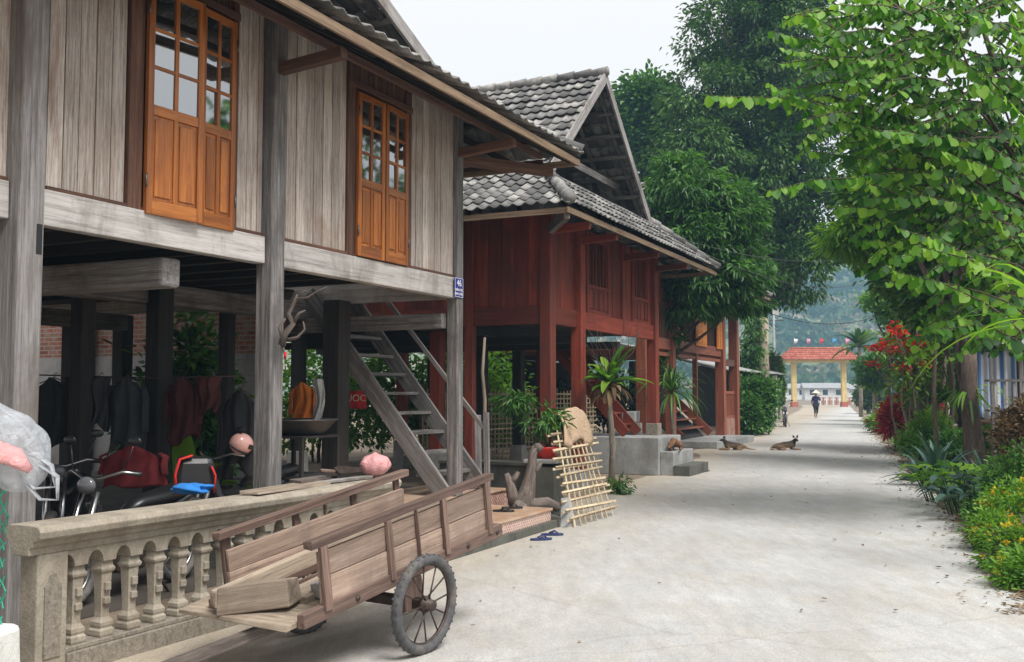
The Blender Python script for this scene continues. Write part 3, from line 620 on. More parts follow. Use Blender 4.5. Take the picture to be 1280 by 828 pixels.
# stairs: treads run along the street, flight climbs inward under the floor
def stairs(root, x0, x1, y0, z0, y1, z1, n, sm, tm, rail=False, skirt=.22, thick=.05):
    d = Vector((0, y1-y0, z1-z0))
    for x in (x0, x1):
        q = MB(); q.beam((x, y0-.06, z0+.05), (x, y1, z1+.05), thick, skirt, up=(0, -1, 1)); q.build('stringer', sm, root, bevel=.006)
    for i in range(1, n):
        tt = i/n; q = MB(); q.bb(x0+.02, x1-.02, y0+(y1-y0)*tt-.12, y0+(y1-y0)*tt+.12, z0+(z1-z0)*tt-.02, z0+(z1-z0)*tt+.02, jit=.004); q.build('tread', tm, root, bevel=.005)
stairs(h1, -.145, .82, .14, pz, 2.05, 2.8, 10, M['post_wood'], M['post_wood'])
q = MB(); q.beam((.86, .05, 1.15), (.86, 2.0, 3.4), .04, .05, up=(0,-1,1)); q.build('stair_rail', M['grey_wood'], h1)
q = MB(); q.beam((.86, .0, pz), (.86, .02, 1.35), .05, .06, up=(0,1,0)); q.build('stair_rail_post', M['grey_wood'], h1)
# platform and tiled steps
st = empty('tiled_steps', F1.w(-2.2, -1.1, 0), F1.rz, 'two low entrance steps faced with patterned brick-red tiles beside the cart', 'steps')
def lb(mb, x0, x1, y0, y1, z0, z1): return mb.bb(x0+2.2, x1+2.2, y0+1.1, y1+1.1, z0, z1)
q = lb(MB(), -3.2, .6, -1.06, -.2, 0, .09); q.bb(2.8, 3.0, .02, .3, 0, .13); q.build('base', M['darkcon'], st)
q = lb(MB(), -3.2, .55, -1.0, -.18, .09, .205); q.build('riser', M['step_face'], st)
q = lb(MB(), -3.2, .57, -1.02, -.18, .207, .235); q.build('lower_step', M['step_top'], st, bevel=.005)
q = lb(MB(), -3.2, 1.12, -.16, .12, 0, .36); q.build('riser', M['step_face'], st)
q = lb(MB(), -3.2, 1.14, -.18, 1.0, .362, .385); q.build('upper_step', M['step_top'], st, bevel=.005)
q = MB(); q.bb(-3.3, 1.1, .13, 7.2, 0, .36); q.build('stair_platform', M['darkcon'], h1)  # dark concrete chosen to deepen the shade under the floor
# ================================================================ house 2: dark red stilt house
F2 = Frame((.56, 15.6, 0), HD)
h2 = empty('stilt_house', F2.O, F2.rz, 'dark red stilt house with grey tiled gable roof, middle of the row', 'house')
zr0, zr1, zw = 2.68, 2.97, 4.42
cols = [0, 1.22, 3.5, 5.43]
for i, x in enumerate(cols):
    post(h2, x, 0 if i != 1 else -.03, (.2, .2, .13, .2)[i], (.3, .3, zr0, .73)[i], zw, M['red_wood'])
struct(sheet('shaded_earth', [tuple(F1.w(a_, b_, 0)[:2]) for a_, b_ in ((XN-1, .1), (-3.3, .1), (-3.3, 8), (XN-1, 8))], .004, M['shade_soil']))  # earth sheet under the grey house, its shade painted into the colour
for i, x in enumerate((0, 1.22)): q = MB(); q.box((x, 0, .16), (.34, .34, .34), taper=.15); q.build('post_footing', M['plinth'], h2, bevel=.02)
q = MB(); q.box((5.43, 0, .5), (.26, .26, .95)); q.build('post_footing', M['pebble'], h2, bevel=.01)
wx = [F2.px(x, 350).x for x in (734, 759, 790, 808)]
for xa, xb in ((.1, 1.12), (1.33, wx[0]-.06), (wx[1]+.06, 3.43), (3.57, wx[2]-.06), (wx[3]+.06, 5.33)):
    q = MB(); planks(q, xa, xb, zr1, zw, .0, w=.21, th=.03); q.build('wall_panel', M['red_wood'], h2)
for xa, xb in ((.1, 1.12), (1.33, 3.43), (3.57, 5.33)): q = MB(); q.bb(xa, xb, -.05, .05, zr0, zr1); q.build('floor_beam', M['red_wood'], h2, bevel=.008)
for k in (0, 2):
    xa, xb = wx[k], wx[k+1]; wz0, wz1 = 3.03, 4.25; zm = wz0+.42
    q = MB(); q.bb(xa-.06, xa, -.03, .04, zr1, zw); q.bb(xb, xb+.06, -.03, .04, zr1, zw); q.bb(xa, xb, -.03, .04, wz1, wz1+.07); q.bb(xa, xb, -.03, .04, zr1+.002, wz0); q.bb(xa, xb, 0, .03, wz1+.07, zw)
    wf = q.build('window', M['red_wood'], h2, bevel=.005)
    bk = MB(); bk.bb(xa, xb, .1, .12, wz0, wz1); bk.build('dark_room_sheet', M['black'], wf)  # black sheet stands for the dark room behind the bars
    nb = 6; q = MB()
    for i in range(nb): x = xa+(xb-xa)*(i+.5)/nb; q.bb(x-.018, x+.018, -.02, .01, zm, wz1)
    q.bb(xa, xb, -.025, .015, zm-.03, zm+.03); q.build('window_bars', M['red_wood'], wf)
    for i in range(4):
        x = xa+(xb-xa)*(i+.5)/4; hw = (xb-xa)/8-.01; q = MB(); q.bb(x-hw, x+hw, -.005, .02, wz0, zm-.03); q.bb(x-hw+.03, x+hw-.03, -.02, -.005, wz0+.04, zm-.07); q.build('window_panel', M['red_wood'], wf)
for y0, y1 in ((.1, 1.3), (1.44, 3.9), (4.1, 7)):
    q = MB(); planks(q, y0, y1, zr1, zw, .0, w=.24, th=.03, axis='y'); q.build('wall_panel', M['red_wood'], h2)
    q = MB(); q.bb(-.05, .05, y0, y1, zr0, zr1); q.build('floor_beam', M['red_wood'], h2, bevel=.008)
for y in (1.37, 4, 7.1): post(h2, 0, y, .15, .3, zw, M['red_wood'])
q = MB(); q.bb(5.4, 5.43, .1, 7, zr1, zw); q.bb(0, 5.4, 7.1, 7.13, zr1, zw); q.build('wall_panel', M['red_wood'], h2)
q = MB(); q.bb(0, 5.4, .06, 7, zr0+.1, zr0+.16); q.build('floor', M['dark_shade_wood'], h2)
for y in (1.4, 3.6, 5.6): q = MB(); q.bb(0.06, 5.3, y, y+.15, zr0-.12, zr0+.09); q.build('under_beam', M['dark_shade_wood'], h2)
for x in (1.22, 3.5): q = MB(); q.bb(x-.08, x+.08, .06, 7, zr0-.25, zr0-.12); q.build('under_beam', M['dark_shade_wood'], h2)
for (x, y, mt_) in ((.55, 2.3, 'red_wood'), (2.2, 2.3, 'dark_shade_wood'), (3.6, 2.2, 'dark_shade_wood'), (5.4, 2.5, 'red_wood'), (1.2, 4.9, 'dark_shade_wood'), (3.6, 4.9, 'red_wood'), (5.4, 5.2, 'dark_shade_wood'), (0.1, 4.9, 'dark_shade_wood')):
    post(h2, x, y, .2, .3, zr0-.02, M[mt_]); q = MB(); q.box((x, y, .28), (.3, .3, .58), taper=.12); q.build('post_footing', M['plinth'], h2, bevel=.02)
for x in (-.05, 1.2, 3.5, 5.4):
    q = MB(); q.beam((x, .1, 4.14), (x, -.74, 4.18), .09, .12); q.build('eave_bracket', M['red_wood'], h2, bevel=.01)
q = MB(); q.beam((-.1, -.1, 4.16), (-.98, -.74, 4.2), .09, .14); q.build('eave_bracket', M['grey_wood'], h2, bevel=.01)
hip_gable(h2, -1.05, 7.7, -.82, 7.9, 4.35, .61, 6.15, .35, 5.3, 7.69, wall_in=1.3)
stairs(h2, 4.55, 5.3, .35, .73, 2.1, 2.75, 9, M['red_wood'], M['red_wood'], skirt=.2)
# concrete plinth and steps
def px_steps():
    s_ = empty('concrete_steps', F2.w(5.1, -.4, 0), F2.rz, 'grey concrete landing with two broad steps at the end of the red house', 'steps')
    q = MB(); q.bb(-.8, .75, -.05, 1.9, 0, .73); q.build('landing', M['plinth'], s_, bevel=.015)
    q = MB(); q.bb(-.7, .7, -.32, -.052, 0, .46); q.build('upper_step', M['plinth'], s_, bevel=.012)
    q = MB(); q.bb(-.72, .68, -.64, -.322, 0, .2); q.build('lower_step', M['darkcon'], s_, bevel=.012)
px_steps()
# ================================================================ house 3: rust brown house with orange shutters
F3 = Frame((.32*27.8/2+.0, 27.8, 0), HD); F3.O.x = .159*27.8
h3 = empty('stilt_house', F3.O, F3.rz, 'rust brown stilt house with bright orange shutters, farthest of the row', 'house')
x9 = 5.76; x16 = 7.7
for x, w in ((0, .26), (x9, .3), (x16, .3), (2.6, .14)):
    post(h3, x, 0, w, 0 if x != 2.6 else .9, 5.2, M['rust_wood'])
post(h3, 1.2, 3, .15, 0, 2.7, M['rust_wood']); post(h3, 3.4, 3, .15, 0, 2.7, M['rust_wood']); post(h3, 6.2, 3.2, .2, 0, 2.7, M['dark_shade_wood']); post(h3, -2.5, 0, .26, 0, 5.2, M['rust_wood'])
q = MB(); q.bb(-2.5, x9-.16, -.07, .07, 2.78, 3.08); q.bb(-2.5, x9-.16, -.04, .04, 2.6, 2.7); q.build('floor_beam', M['rust_wood'], h3)
q = MB(); q.bb(x9+.16, x16+.4, -.06, .06, 2.5, 2.72); q.build('floor_beam', M['brown_wood'], h3)
q = MB(); q.bb(-2.5, x9, .05, 6.5, 2.72, 2.79); q.bb(-2.5, x9-.1, .02, .05, 4.05, 5.0); q.bb(-2.5, x9, 6.4, 6.45, 2.8, 5); q.build('wall_panel', M['rust_wood'], h3)
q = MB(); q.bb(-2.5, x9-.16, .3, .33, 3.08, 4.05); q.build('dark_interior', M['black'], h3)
q = MB(); x = -2.4
while x < x9-.2: q.bb(x, x+.035, -.02, .015, 3.08, 4.05); x += .13
q.build('window_bars', M['brown_wood'], h3)
for xa, xb in ((.15, .9), (2.35, 3.6), (4.9, 5.62)):
    q = MB(); q.bb(xa, xb, -.12, -.085, 3.02, 4.15)
    for zz in (3.1, 3.6): q.bb(xa+.08, (xa+xb)/2-.04, -.135, -.12, zz, zz+.42); q.bb((xa+xb)/2+.04, xb-.08, -.135, -.12, zz, zz+.42)
    q.build('shutter', M['shutter'], h3)
q = MB(); q.bb(x9+.1, x16-.1, -.04, .04, 1.55, 1.65); q.bb(x9+.1, x16-.1, -.04, .04, .75, .82); x = x9+.25
while x < x16-.1: q.bb(x, x+.06, -.025, .025, .82, 1.55); x += .16
q.build('balcony_rail', M['rust_wood'], h3)
q = MB(); q.bb(x9+.16, x16-.16, -.05, .1, 0, .74); q.build('brick_base', M['brick'], h3)
stairs(h3, 1.5, 4.9, .2, .25, 1.5, 1.5, 5, M['rust_wood'], M['rust_wood'], skirt=.25)
stairs(h3, 1.2, 2.2, 1.9, 1.4, 3.2, 2.9, 6, M['brown_wood'], M['brown_wood'], skirt=.15)
q = MB(); q.bb(.6, 5.6, 1.5, 5, 1.3, 1.42); q.bb(.6, 5.6, 5, 5.1, 0, 2.6); q.build('landing', M['dark_shade_wood'], h3)
q = MB(); q.bb(1.2, 6.1, -1.0, .3, 0, .2); q.build('base_step', M['plinth'], h3, bevel=.02)
hip_gable(h3, -4, x16+1.2, -1.1, 7.5, 5.0, -2.6, x16-.2, .5, 5.9, 8.0, course=.35, wave=.25)
q = MB(); q.bb(-2.5, 7.7, 6.3, 6.38, 0, 2.7); q.build('back_wall', M['dark_shade_wood'], h3)  # added dark sheet, stands for the shade behind the stairs
q = MB(); q.beam((3.2, .32, .16), (3.2, 1.55, 1.36), 3.3, .03, up=(0, -1, 1)); q.build('riser_shade_board', M['dark_shade_wood'], h3)  # dark board behind the treads, painted shade between the steps
# shed behind it
sh = empty('lean_to_shed', at(925, 525, 44), F3.rz, 'low shed with pale corrugated sheet roof behind the orange-shuttered house', 'shed')
sh.location.z = 0
q = MB(); tile_patch(q, (-9, -1.2, 2.45), (4.4, -1.2, 2.45), (4.4, 3, 3.5), (-9, 3, 3.5), .15, .02, 3, 0); q.build('roof', M['plinth'], sh, solid=.02)
q = MB(); q.bb(3.0, 3.4, .1, .3, 0, 2.4); q.build('wall', M['plaster'], sh); MB().bb(3.2, 3.4, .3, 3, 0, 2.9).build('side_wall', M['dark_shade_wood'], sh); q = MB(); q.bb(3.2, 3.4, -1, -.8, 0, 2.4); q.build('post', M['white_paint'], sh)
# ================================================================ buildings at the back, seen under the floors
bk = empty('brick_wall', F1.w(1.6, 8.3, 0), F1.rz+PI/2, 'old brick wall with grey rendered lower part behind the grey house', 'wall')
q = MB(); q.bb(-4.1, 6, -.2, .0, 2.2, 3.3); o = q.build('brickwork', M['brick'], bk)
me = o.data; me.attributes['gc'].data.foreach_set('vector', np.array([(v_.co.x, v_.co.z, 0) for v_ in me.vertices], dtype=np.float32).ravel())
q = MB(); q.bb(-4.1, 6, -.21, .02, 0, 2.2); q.build('render_coat', M['plaster'], bk)
for x in (-.6, .9, 2.2): q = MB(); q.bb(x, x+.13, .06, .19, 0, 3.5); q.build('brown_post', M['rust_wood'], bk)
rh = empty('red_house', F2.w(-1, 13, 0), F2.rz, 'red house frame standing behind the dark red stilt house', 'house')
for z in (1.75, 2.35, 3.0): q = MB(); q.bb(-5, 9, 0, .1, z, z+.22); q.build('beam', M['rust_wood'], rh)
for x in (-5, -2, 1, 4, 7, 9): q = MB(); q.bb(x, x+.16, -.03, .13, 0, 5); q.build('post', M['rust_wood'], rh)
q = MB(); q.bb(-5, 9, .2, .3, 3.0, 5); q.build('wall', M['red_wood'], rh)
q = MB(); tile_patch(q, (-6, -1, 4.9), (10, -1, 4.9), (10, 4, 7.5), (-6, 4, 7.5), .25, course=.5); q.build('roof', M['tile_grey'], rh, solid=.012)
# ================================================================ gate
gp = at(1024, 508, 112); gp.z = 0
gt = empty('village_gate', gp, 0, 'yellow village gateway with red tiled roof spanning the end of the road', 'gate')
m_y = concrete('yellow_paint', (.62,.47,.2), (.42,.33,.18), .3, 1.2)
for x in (-2.8, 2.8):
    q = MB(); q.bb(x-.26, x+.26, -.26, .26, .55, 5.0); q.build('pillar', m_y, gt, bevel=.02)
    q = MB(); q.bb(x-.36, x+.36, -.36, .36, 0, .55); q.build('pillar_base', M['tile_red'], gt)
q = MB(); q.bb(-3.9, 3.9, -.75, .75, 4.98, 5.2); q.bb(-4.1, 4.1, -.9, .9, 5.2, 5.32); q.build('lintel', m_y, gt)
q = MB(); e, zt, ze = 1.25, 6.55, 5.28
tile_patch(q, (-4.45, -e, ze), (4.45, -e, ze), (3.1, 0, zt), (-3.1, 0, zt), .3, .03, .35, .03)
tile_patch(q, (4.45, e, ze), (-4.45, e, ze), (-3.1, 0, zt), (3.1, 0, zt), .3, .03, .35, .03)
tile_patch(q, (4.45, -e, ze), (4.45, e, ze), (3.1, .02, zt), (3.1, -.02, zt), .3, .03, .35, .03); tile_patch(q, (-4.45, e, ze), (-4.45, -e, ze), (-3.1, -.02, zt), (-3.1, .02, zt), .3, .03, .35, .03)
q.build('roof', M['tile_red'], gt, solid=.03)
q = MB(); q.tube([(-3.15, 0, zt+.05), (3.15, 0, zt+.05)], .11, 8); q.build('ridge_cap', M['tile_red'], gt)
fc = {'white': (.75,.75,.75), 'pink': (.7,.3,.4), 'red': (.65,.04,.04), 'blue': (.05,.3,.6)}
for i, (c, w_) in enumerate((('white', 'a white flag, leftmost on the gate ridge'), ('pink', 'a pale pink flag, second from the left on the gate ridge'), ('red', 'a red flag in the middle of the gate ridge'), ('blue', 'a blue flag right of the red one on the gate ridge'), ('pink', 'a pink flag, rightmost on the gate ridge'))):
    x = -2.7+i*1.45; r_ = empty('flag', gp+Vector((x, 0, zt+.14)), 0, w_.replace('a ', 'small ', 1), 'flag', 'flags along the gate ridge')
    q = MB(); q.tube([(0, 0, 0), (0, 0, 1.0)], .025, 6); q.build('pole', M['grey_wood'], r_)
    q = MB(); n_ = 8; vs = []
    for k in range(n_+1): t_ = k/n_; yy = .1*math.sin(t_*7+i); vs += [(.02+t_*.42, yy, 1.0-.1*t_), (.02+t_*.38, yy+.05, .25+.3*t_)]
    q._add(vs, [(2*k, 2*k+2, 2*k+3, 2*k+1) for k in range(n_)], [tuple(v_) for v_ in vs], smooth=True); q.build('cloth', plain('flag_'+c, fc[c], .8, .05), r_, solid=.01)
# ================================================================ objects in front of and under the grey house
FB = Frame((gnd(56, 690, .70).x, gnd(56, 690, .70).y, 0), math.atan2(1.54, 2.97))
ba = empty('balustrade', FB.O, FB.rz, 'old concrete balustrade with square-ringed balusters in front of the grey house', 'balustrade')
BL = FB.px(470, 640).x; ctop = .87
prof = [(-.16, .80), (-.17, .835), (-.15, .865), (-.06, .872), (.09, .868), (.13, .84), (.12, .79), (.09, .775), (.09, .75), (.065, .735), (.065, .70), (-.075, .70), (-.075, .735), (-.10, .75), (-.11, .775), (-.14, .785)]
q = MB(); q.prism([(-.16, y, z) for y, z in prof], (BL+.3, 0, 0)); q.build('cap_rail', M['balus'], ba, bevel=.006)
for x in (0, BL): 
    q = MB(); q.bb(x-.1, x+.1, -.075, .075, 0, .70); p_ = q.build('end_pier', M['balus'], ba, bevel=.01)
    q = MB(); q.prism([(x-.055, -.083, .12), (x+.055, -.083, .12), (x+.055, -.083, .52), (x+.03, -.083, .54), (x+.02, -.083, .575), (x, -.083, .595), (x-.02, -.083, .575), (x-.03, -.083, .54), (x-.055, -.083, .52)], (0, .012, 0)); q.build('pebble_panel', M['pebble'], p_)
q = MB(); q.bb(.1, BL-.1, -.09, .09, 0, .12); q.bb(.1, BL-.1, -.07, .07, .12, .15); q.build('base_rail', M['pebble'], ba, bevel=.006)
nb = 15; dx = (BL-.2)/nb
for i in range(nb):
    x = .1+dx*(i+.5); bp = [(.058, .15), (.062, .165), (.062, .19), (.05, .2), (.056, .215), (.056, .235), (.044, .25), (.036, .262), (.034, .30), (.045, .52), (.058, .535), (.062, .55), (.05, .565), (.045, .60)]
    q = MB(); q.lathe((x, 0, 0), [(r_*1.2, z) for r_, z in bp], 4, sq=True, smooth=False); q.bb(x-.022, x+.022, -.052, -.03, .34, .38); q.bb(x-.02, x+.02, -.056, -.03, .42, .47); q.build('baluster', M['balus'], ba, bevel=.004)
q = MB(); nn_ = 8
for i in range(nb+1):      # arched spandrels between the balusters
    xa = .1+dx*(i-.5); xb = xa+dx; xa, xb = max(xa, .1), min(xb, BL-.1); xm = .1+dx*i
    rr = dx/2-.045
    pts = [(xa, -.06, .70), (xa, -.06, .60)]
    for k in range(nn_+1):
        t_ = PI*k/nn_; x_ = xm-rr*math.cos(t_)
        if xa <= x_ <= xb: pts.append((x_, -.06, .60+.075*math.sin(t_)))
    pts += [(xb, -.06, .60), (xb, -.06, .70)]; q.prism(pts, (0, .12, 0))
q.build('arcade', M['balus'], ba)
for i, (xc, yc, L, w, a, lb_) in enumerate(((BL-1.15, .0, .95, .16, .1, 'long thin plank lying on the balustrade cap, nearest the viewer'), (BL-.45, .04, .7, .13, -.05, 'short plank lying on the far end of the balustrade cap'), (BL-.75, .1, .45, .1, .12, 'stubby dark board on top of the other planks on the balustrade'))):
    r_ = empty('plank', FB.w(xc, yc, .875+(.028 if i == 2 else 0)), FB.rz+a, lb_, 'plank', 'planks on the balustrade'); q = MB(); q.bb(-L/2, L/2, -w/2, w/2, 0, .024, jit=.006); q.build('board', M[('log_wood', 'grey_wood', 'driftwood')[i]], r_, bevel=.003)
# ---- hand cart
FC = Frame((-.533, 6.2, 0), rad(33))
ct = empty('hand_cart', FC.O, FC.rz, 'two-wheeled wooden hand cart with plank sides, tipped towards the viewer', 'cart')
TL = (0, -rad(8.3), 0); AX = (0, 0, .305)
def cp(mb, name, mat, b_=.005, parent=None): return mb.build(name, M[mat], parent or ct, bevel=b_, loc=None if parent else AX, rot=None if parent else TL)
for y in (.11, .83): cp(MB().bb(-.93, 1.02, y-.025, y+.025, .15, .235, jit=.004), 'side_rail', 'cart_dark')
q = MB(); y = .14
while y < .79: q.bb(-.6, 1.0, y, y+.125, .135, .155, jit=.004); y += .13
cp(q, 'bed', 'cart_wood')
q = MB(); q.bb(-1.0, -.74, .14, 1.04, .158, .182, jit=.008); q.bb(-.735, -.45, .14, 1.0, .158, .18, jit=.008); cp(q, 'tail_board', 'log_wood', .003)
for y, s_, xa, xb in ((.11, -1, -.76, .9), (.83, 1, -.78, .86)):
    q = MB(); q.bb(xa, xb, y-.012, y+.012, .22, .375 if s_ < 0 else .35, jit=.004); cp(q, 'side_plank', 'cart_wood', .003); q = MB(); q.bb(xa, xb, y-.012, y+.012, .381 if s_ < 0 else .355, .53 if s_ < 0 else .48, jit=.005); cp(q, 'side_plank', 'cart_wood', .003)
    for x, w in ((xa+.02, .06), (-.18, .045), (.09, .015), (.37, .045), (xb-.03, .05)):
        cp(MB().bb(x-w/2, x+w/2, y-.014+s_*.026 if s_ < 0 else y+.014, y-.014 if s_ < 0 else y+.04, .2, .56, jit=.003), 'stake', 'cart_dark', .003)
    q = MB(); q.bb(xa-.07, xb+.06, y-.035, y+.035, .562, .605, jit=.005); cp(q, 'top_rail', 'cart_dark', .004)
cp(MB().bb(.9, .925, .15, .79, .16, .3), 'front_board', 'cart_dark')
cp(MB().bb(-.03, .03, .03, .95, -.03, .03), 'axle', 'iron'); 
for y in (.11, .83): cp(MB().bb(-.09, .09, y-.03, y+.03, -.05, .148), 'axle_block', 'cart_dark')
for y in (-.0, 1.0):
    wh = bpy.data.objects.new('wheel', None); COL.objects.link(wh); wh.parent = ct; wh.location = (0, y, .305); wh.rotation_euler = (rad(2 if y < .5 else -2), 0, 0)
    q = MB(); q.torus((0, 0, 0), .272, .033, (0, 1, 0), 48, 10)
    for k in range(72):
        t_ = 2*PI*k/72; c_ = Vector((math.cos(t_), 0, math.sin(t_))); T = Matrix(((-c_.z, 0, c_.x), (0, 1, 0), (c_.x, 0, c_.z))).transposed()
        q.box(c_*.3015+Vector((0, .011*(1 if k % 2 else -1), 0)), (.014, .024, .004), T)
    q.build('tyre', M['rubber'], wh)
    q = MB(); q.torus((0, 0, 0), .243, .012, (0, 1, 0), 48, 6); q.build('rim', M['iron'], wh)
    Rx = Matrix.Rotation(PI/2, 3, 'X'); q = MB(); q.lathe((0, 0, 0), [(.02, -.07), (.034, -.065), (.034, -.02), (.05, -.015), (.05, .015), (.034, .02), (.034, .065), (.02, .07)], 16, Rx); q.build('hub', M['iron'], wh)
    for k in range(12):
        t_ = 2*PI*k/12+.1; q = MB(); q.tube([(math.cos(t_)*.03, .02*(1 if k % 2 else -1), math.sin(t_)*.03), (math.cos(t_)*.24, 0, math.sin(t_)*.24)], .0055, 6); q.build('spoke', M['iron'], wh)
a = FC.loc(at(345, 782, 5.72)); b_ = FC.loc(at(196, 829, 5.42)); a.z = max(a.z, .2); c_ = b_+(b_-a)*.5; c_.z = .03
q = MB(); q.beam(a, c_, .05, .065, jit=.004); q.build('draw_bar', M['driftwood'], ct, bevel=.005)
for x_ in (.99,): cp(MB().bb(x_, x_+.03, .11, .83, .16, .23), 'cross_bar', 'cart_dark')
for x_ in (-.5, .6, .95):
    q = MB(); q.tube([(x_, .075, .19), (x_, .09, .19)], .016, 10); cp(q, 'bolt', 'iron', 0)
# load on the cart (things of their own)
RT = Matrix.Rotation(-rad(8.3), 3, 'Y')
def oncart(x, y, z): p = Vector(AX)+RT@Vector((x, y, z)); return FC.w(*p)
def plk(name, x, y, z, L, w, h, yaw, mat, label, jit=.01, bev=.01, pitch=0, cat='plank'):
    o = bpy.data.objects.new(name, None); q = MB(); q.box((0, 0, h/2), (L, w, h), jit=jit)
    o = q.build(name, M[mat], None, bevel=bev, loc=oncart(x, y, z), rot=(0, -rad(8.3)-pitch, FC.rz+yaw)); return tag(o, label, cat)
plk('squared_log', -.83, .53, .187, .43, .2, .15, rad(-66), 'log_wood', 'short thick squared log lying across the tail of the cart', .014, .009, cat='log')
plk('long_beam', -.08, .6, .30, 1.85, .09, .08, rad(-8), 'log_wood', 'long weathered beam lying lengthwise in the cart', .014, .01, .075, cat='beam')
plk('plank', -.3, .45, .187, .75, .2, .03, rad(4), 'log_wood', 'wide pale plank lying flat in the cart behind the squared log', .008, .004)
plk('plank', -.35, .26, .187, .5, .13, .1, rad(-8), 'grey_wood', 'thick grey offcut beside the right side panel of the cart', .012, .01)
# ---- motorbikes
def motorbike(loc, rz, label, col, group='motorbikes parked by the houses'):
    r_ = empty('motorbike', loc, rz, label, 'motorbike', group); pm_ = plain('bike_paint', col, .25, .05, coat=.6, bs=0)
    for x in (-.6, .62):
        w = bpy.data.objects.new('wheel', None); COL.objects.link(w); w.parent = r_; w.location = (x, 0, .29)
        MB().torus((0,0,0), .25, .042, (0,1,0), 28, 8).build('tyre', M['rubber'], w); q = MB().torus((0,0,0), .205, .014, (0,1,0), 28, 6)
        for k in range(10): t_ = 2*PI*k/10; q.tube([(0,0,0), (math.cos(t_)*.2, 0, math.sin(t_)*.2)], .006, 4)
        q.tube([(0,-.06,0), (0,.06,0)], .045, 10); q.build('rim', M['metal'], w)
    skin('body', {'a': (.42,0,.82,.06), 'b': (.33,0,.55,.07), 'c': (.1,0,.38,.085), 'd': (-.15,0,.45,.1), 'e': (-.45,0,.62,.1), 'f': (-.78,0,.72,.05)}, [('a','b'),('b','c'),('c','d'),('d','e'),('e','f')], pm_, r_, 'c', 1)
    q = MB(); q.tube([(.05,0,.66), (-.1,0,.72), (-.35,0,.74), (-.62,0,.78), (-.72,0,.78)], [.05,.1,.12,.12,.07], 10, flat=.55); q.build('seat', M['black'], r_)
    q = MB(); 
    for y in (-.07, .07): q.tube([(.43, y, .85), (.62, y, .29)], .022, 8)
    q.build('fork', M['metal'], r_)
    MB().torus((.62, 0, .29), .32, .035, (0, 1, 0), 20, 6, a0=.2, a1=2.1).build('mudguard', pm_, r_)
    q = MB(); q.tube([(.28,.34,.98), (.36,.24,1.0), (.42,.08,.95), (.42,-.08,.95), (.36,-.24,1.0), (.28,-.34,.98)], .013, 8); q.build('handlebar', M['metal'], r_)
    for y in (-.33, .33): MB().tube([(.27, y*1.03, .978), (.3, y*.75, .99)], .02, 8).build('grip', M['black'], r_)
    for y in (-.24, .24):
        q = MB(); q.tube([(.36, y, 1.0), (.33, y*1.15, 1.12), (.32, y*1.25, 1.2)], .006, 6); sph(q, (.32, y*1.3, 1.23), .06, (.2, 1, .6)); q.build('mirror', M['black'], r_)
    sph(MB(), (.47, 0, .9), .075, (.6, 1.1, .9)).build('headlight', plain('lamp_glass', (.12,.12,.13), .08, 0, bs=0), r_)
    q = MB(); q.box((.05, 0, .3), (.3, .2, .2)); q.build('engine', M['iron'], r_, bevel=.03); MB().tube([(.1,-.12,.25), (-.2,-.15,.2), (-.75,-.16,.3)], [.02,.03,.045], 8).build('exhaust', M['metal'], r_)
    MB().tube([(-.1,.12,.27), (-.2,.24,.0)], .012, 6).build('kickstand', M['iron'], r_)
    return r_
motorbike((-3.05, 8.0, 0), F1.rz+PI+rad(6), 'black motorbike parked behind the balustrade with a red and black bag on its seat', (.015,.015,.018))
motorbike((-4.15, 9.3, 0), -PI/2+rad(15), 'dark motorbike facing the street with a red jacket over its handlebar', (.02,.015,.015))
motorbike((-2.75, 10.3, 0), F1.rz+PI-rad(10), 'motorbike with a pink helmet, half hidden behind the middle front post', (.02,.02,.03))
motorbike((at(981, 530, 47).x, 47, 0), -PI/2-rad(12), 'small dark motorbike standing beside the hedge near the gate', (.03,.03,.035))
hp = at(302, 555, 9.9); hl = sph(MB(), (0, 0, 0), .112, (1.15, .95, .95), 20, 12)
o = hl.build('helmet', plain('pink_helmet', (.72,.4,.36), .3, .03, coat=.4, bs=0), None, loc=hp, rot=(.5, .3, 1)); tag(o, 'pale pink open-face helmet hanging beside the middle post of the grey house', 'helmet')
MB().torus((0, 0, -.05), .103, .012, (0, 0, 1), 24, 6).build('rim_trim', M['black'], o); MB().box((.04, -.104, .03), (.07, .02, .045)).build('badge', M['black'], o, bevel=.005)
bpn = at(243, 594, 7.75); bg_ = empty('backpack', bpn-Vector((0, 0, .13)), rad(20), 'black rucksack with red edging resting on the motorbike seat', 'bag')
q = MB(); q.box((0, 0, .14), (.32, .2, .27), taper=.12, jit=.012); q.build('bag_body', M['black'], bg_, bevel=.05)
rdm = cloth('red_strap', (.55,.02,.015)); MB().tube([(-.13, -.11, -.0), (-.145, -.115, .14), (-.11, -.1, .26), (-.02, -.09, .285)], .018, 8, flat=.5).build('red_edging', rdm, bg_); MB().tube([(.14, -.11, 0), (.15, -.11, .13), (.12, -.1, .2)], .016, 8, flat=.5).build('red_edging', rdm, bg_)
def blob(name, p, r, sc, mat, label, cat, lump=.15, rot=(0, 0, 0)):
    o = sph(MB(), (0, 0, 0), r, sc, 26, 16, lump=lump).build(name, mat, None, loc=p, rot=rot); return tag(o, label, cat)
blob('blue_cloth', at(240, 611, 7.3), .1, (1.4, .8, .4), cloth('blue_cloth', (.02,.17,.5)), 'crumpled bright blue cloth below the black rucksack', 'cloth', .3)
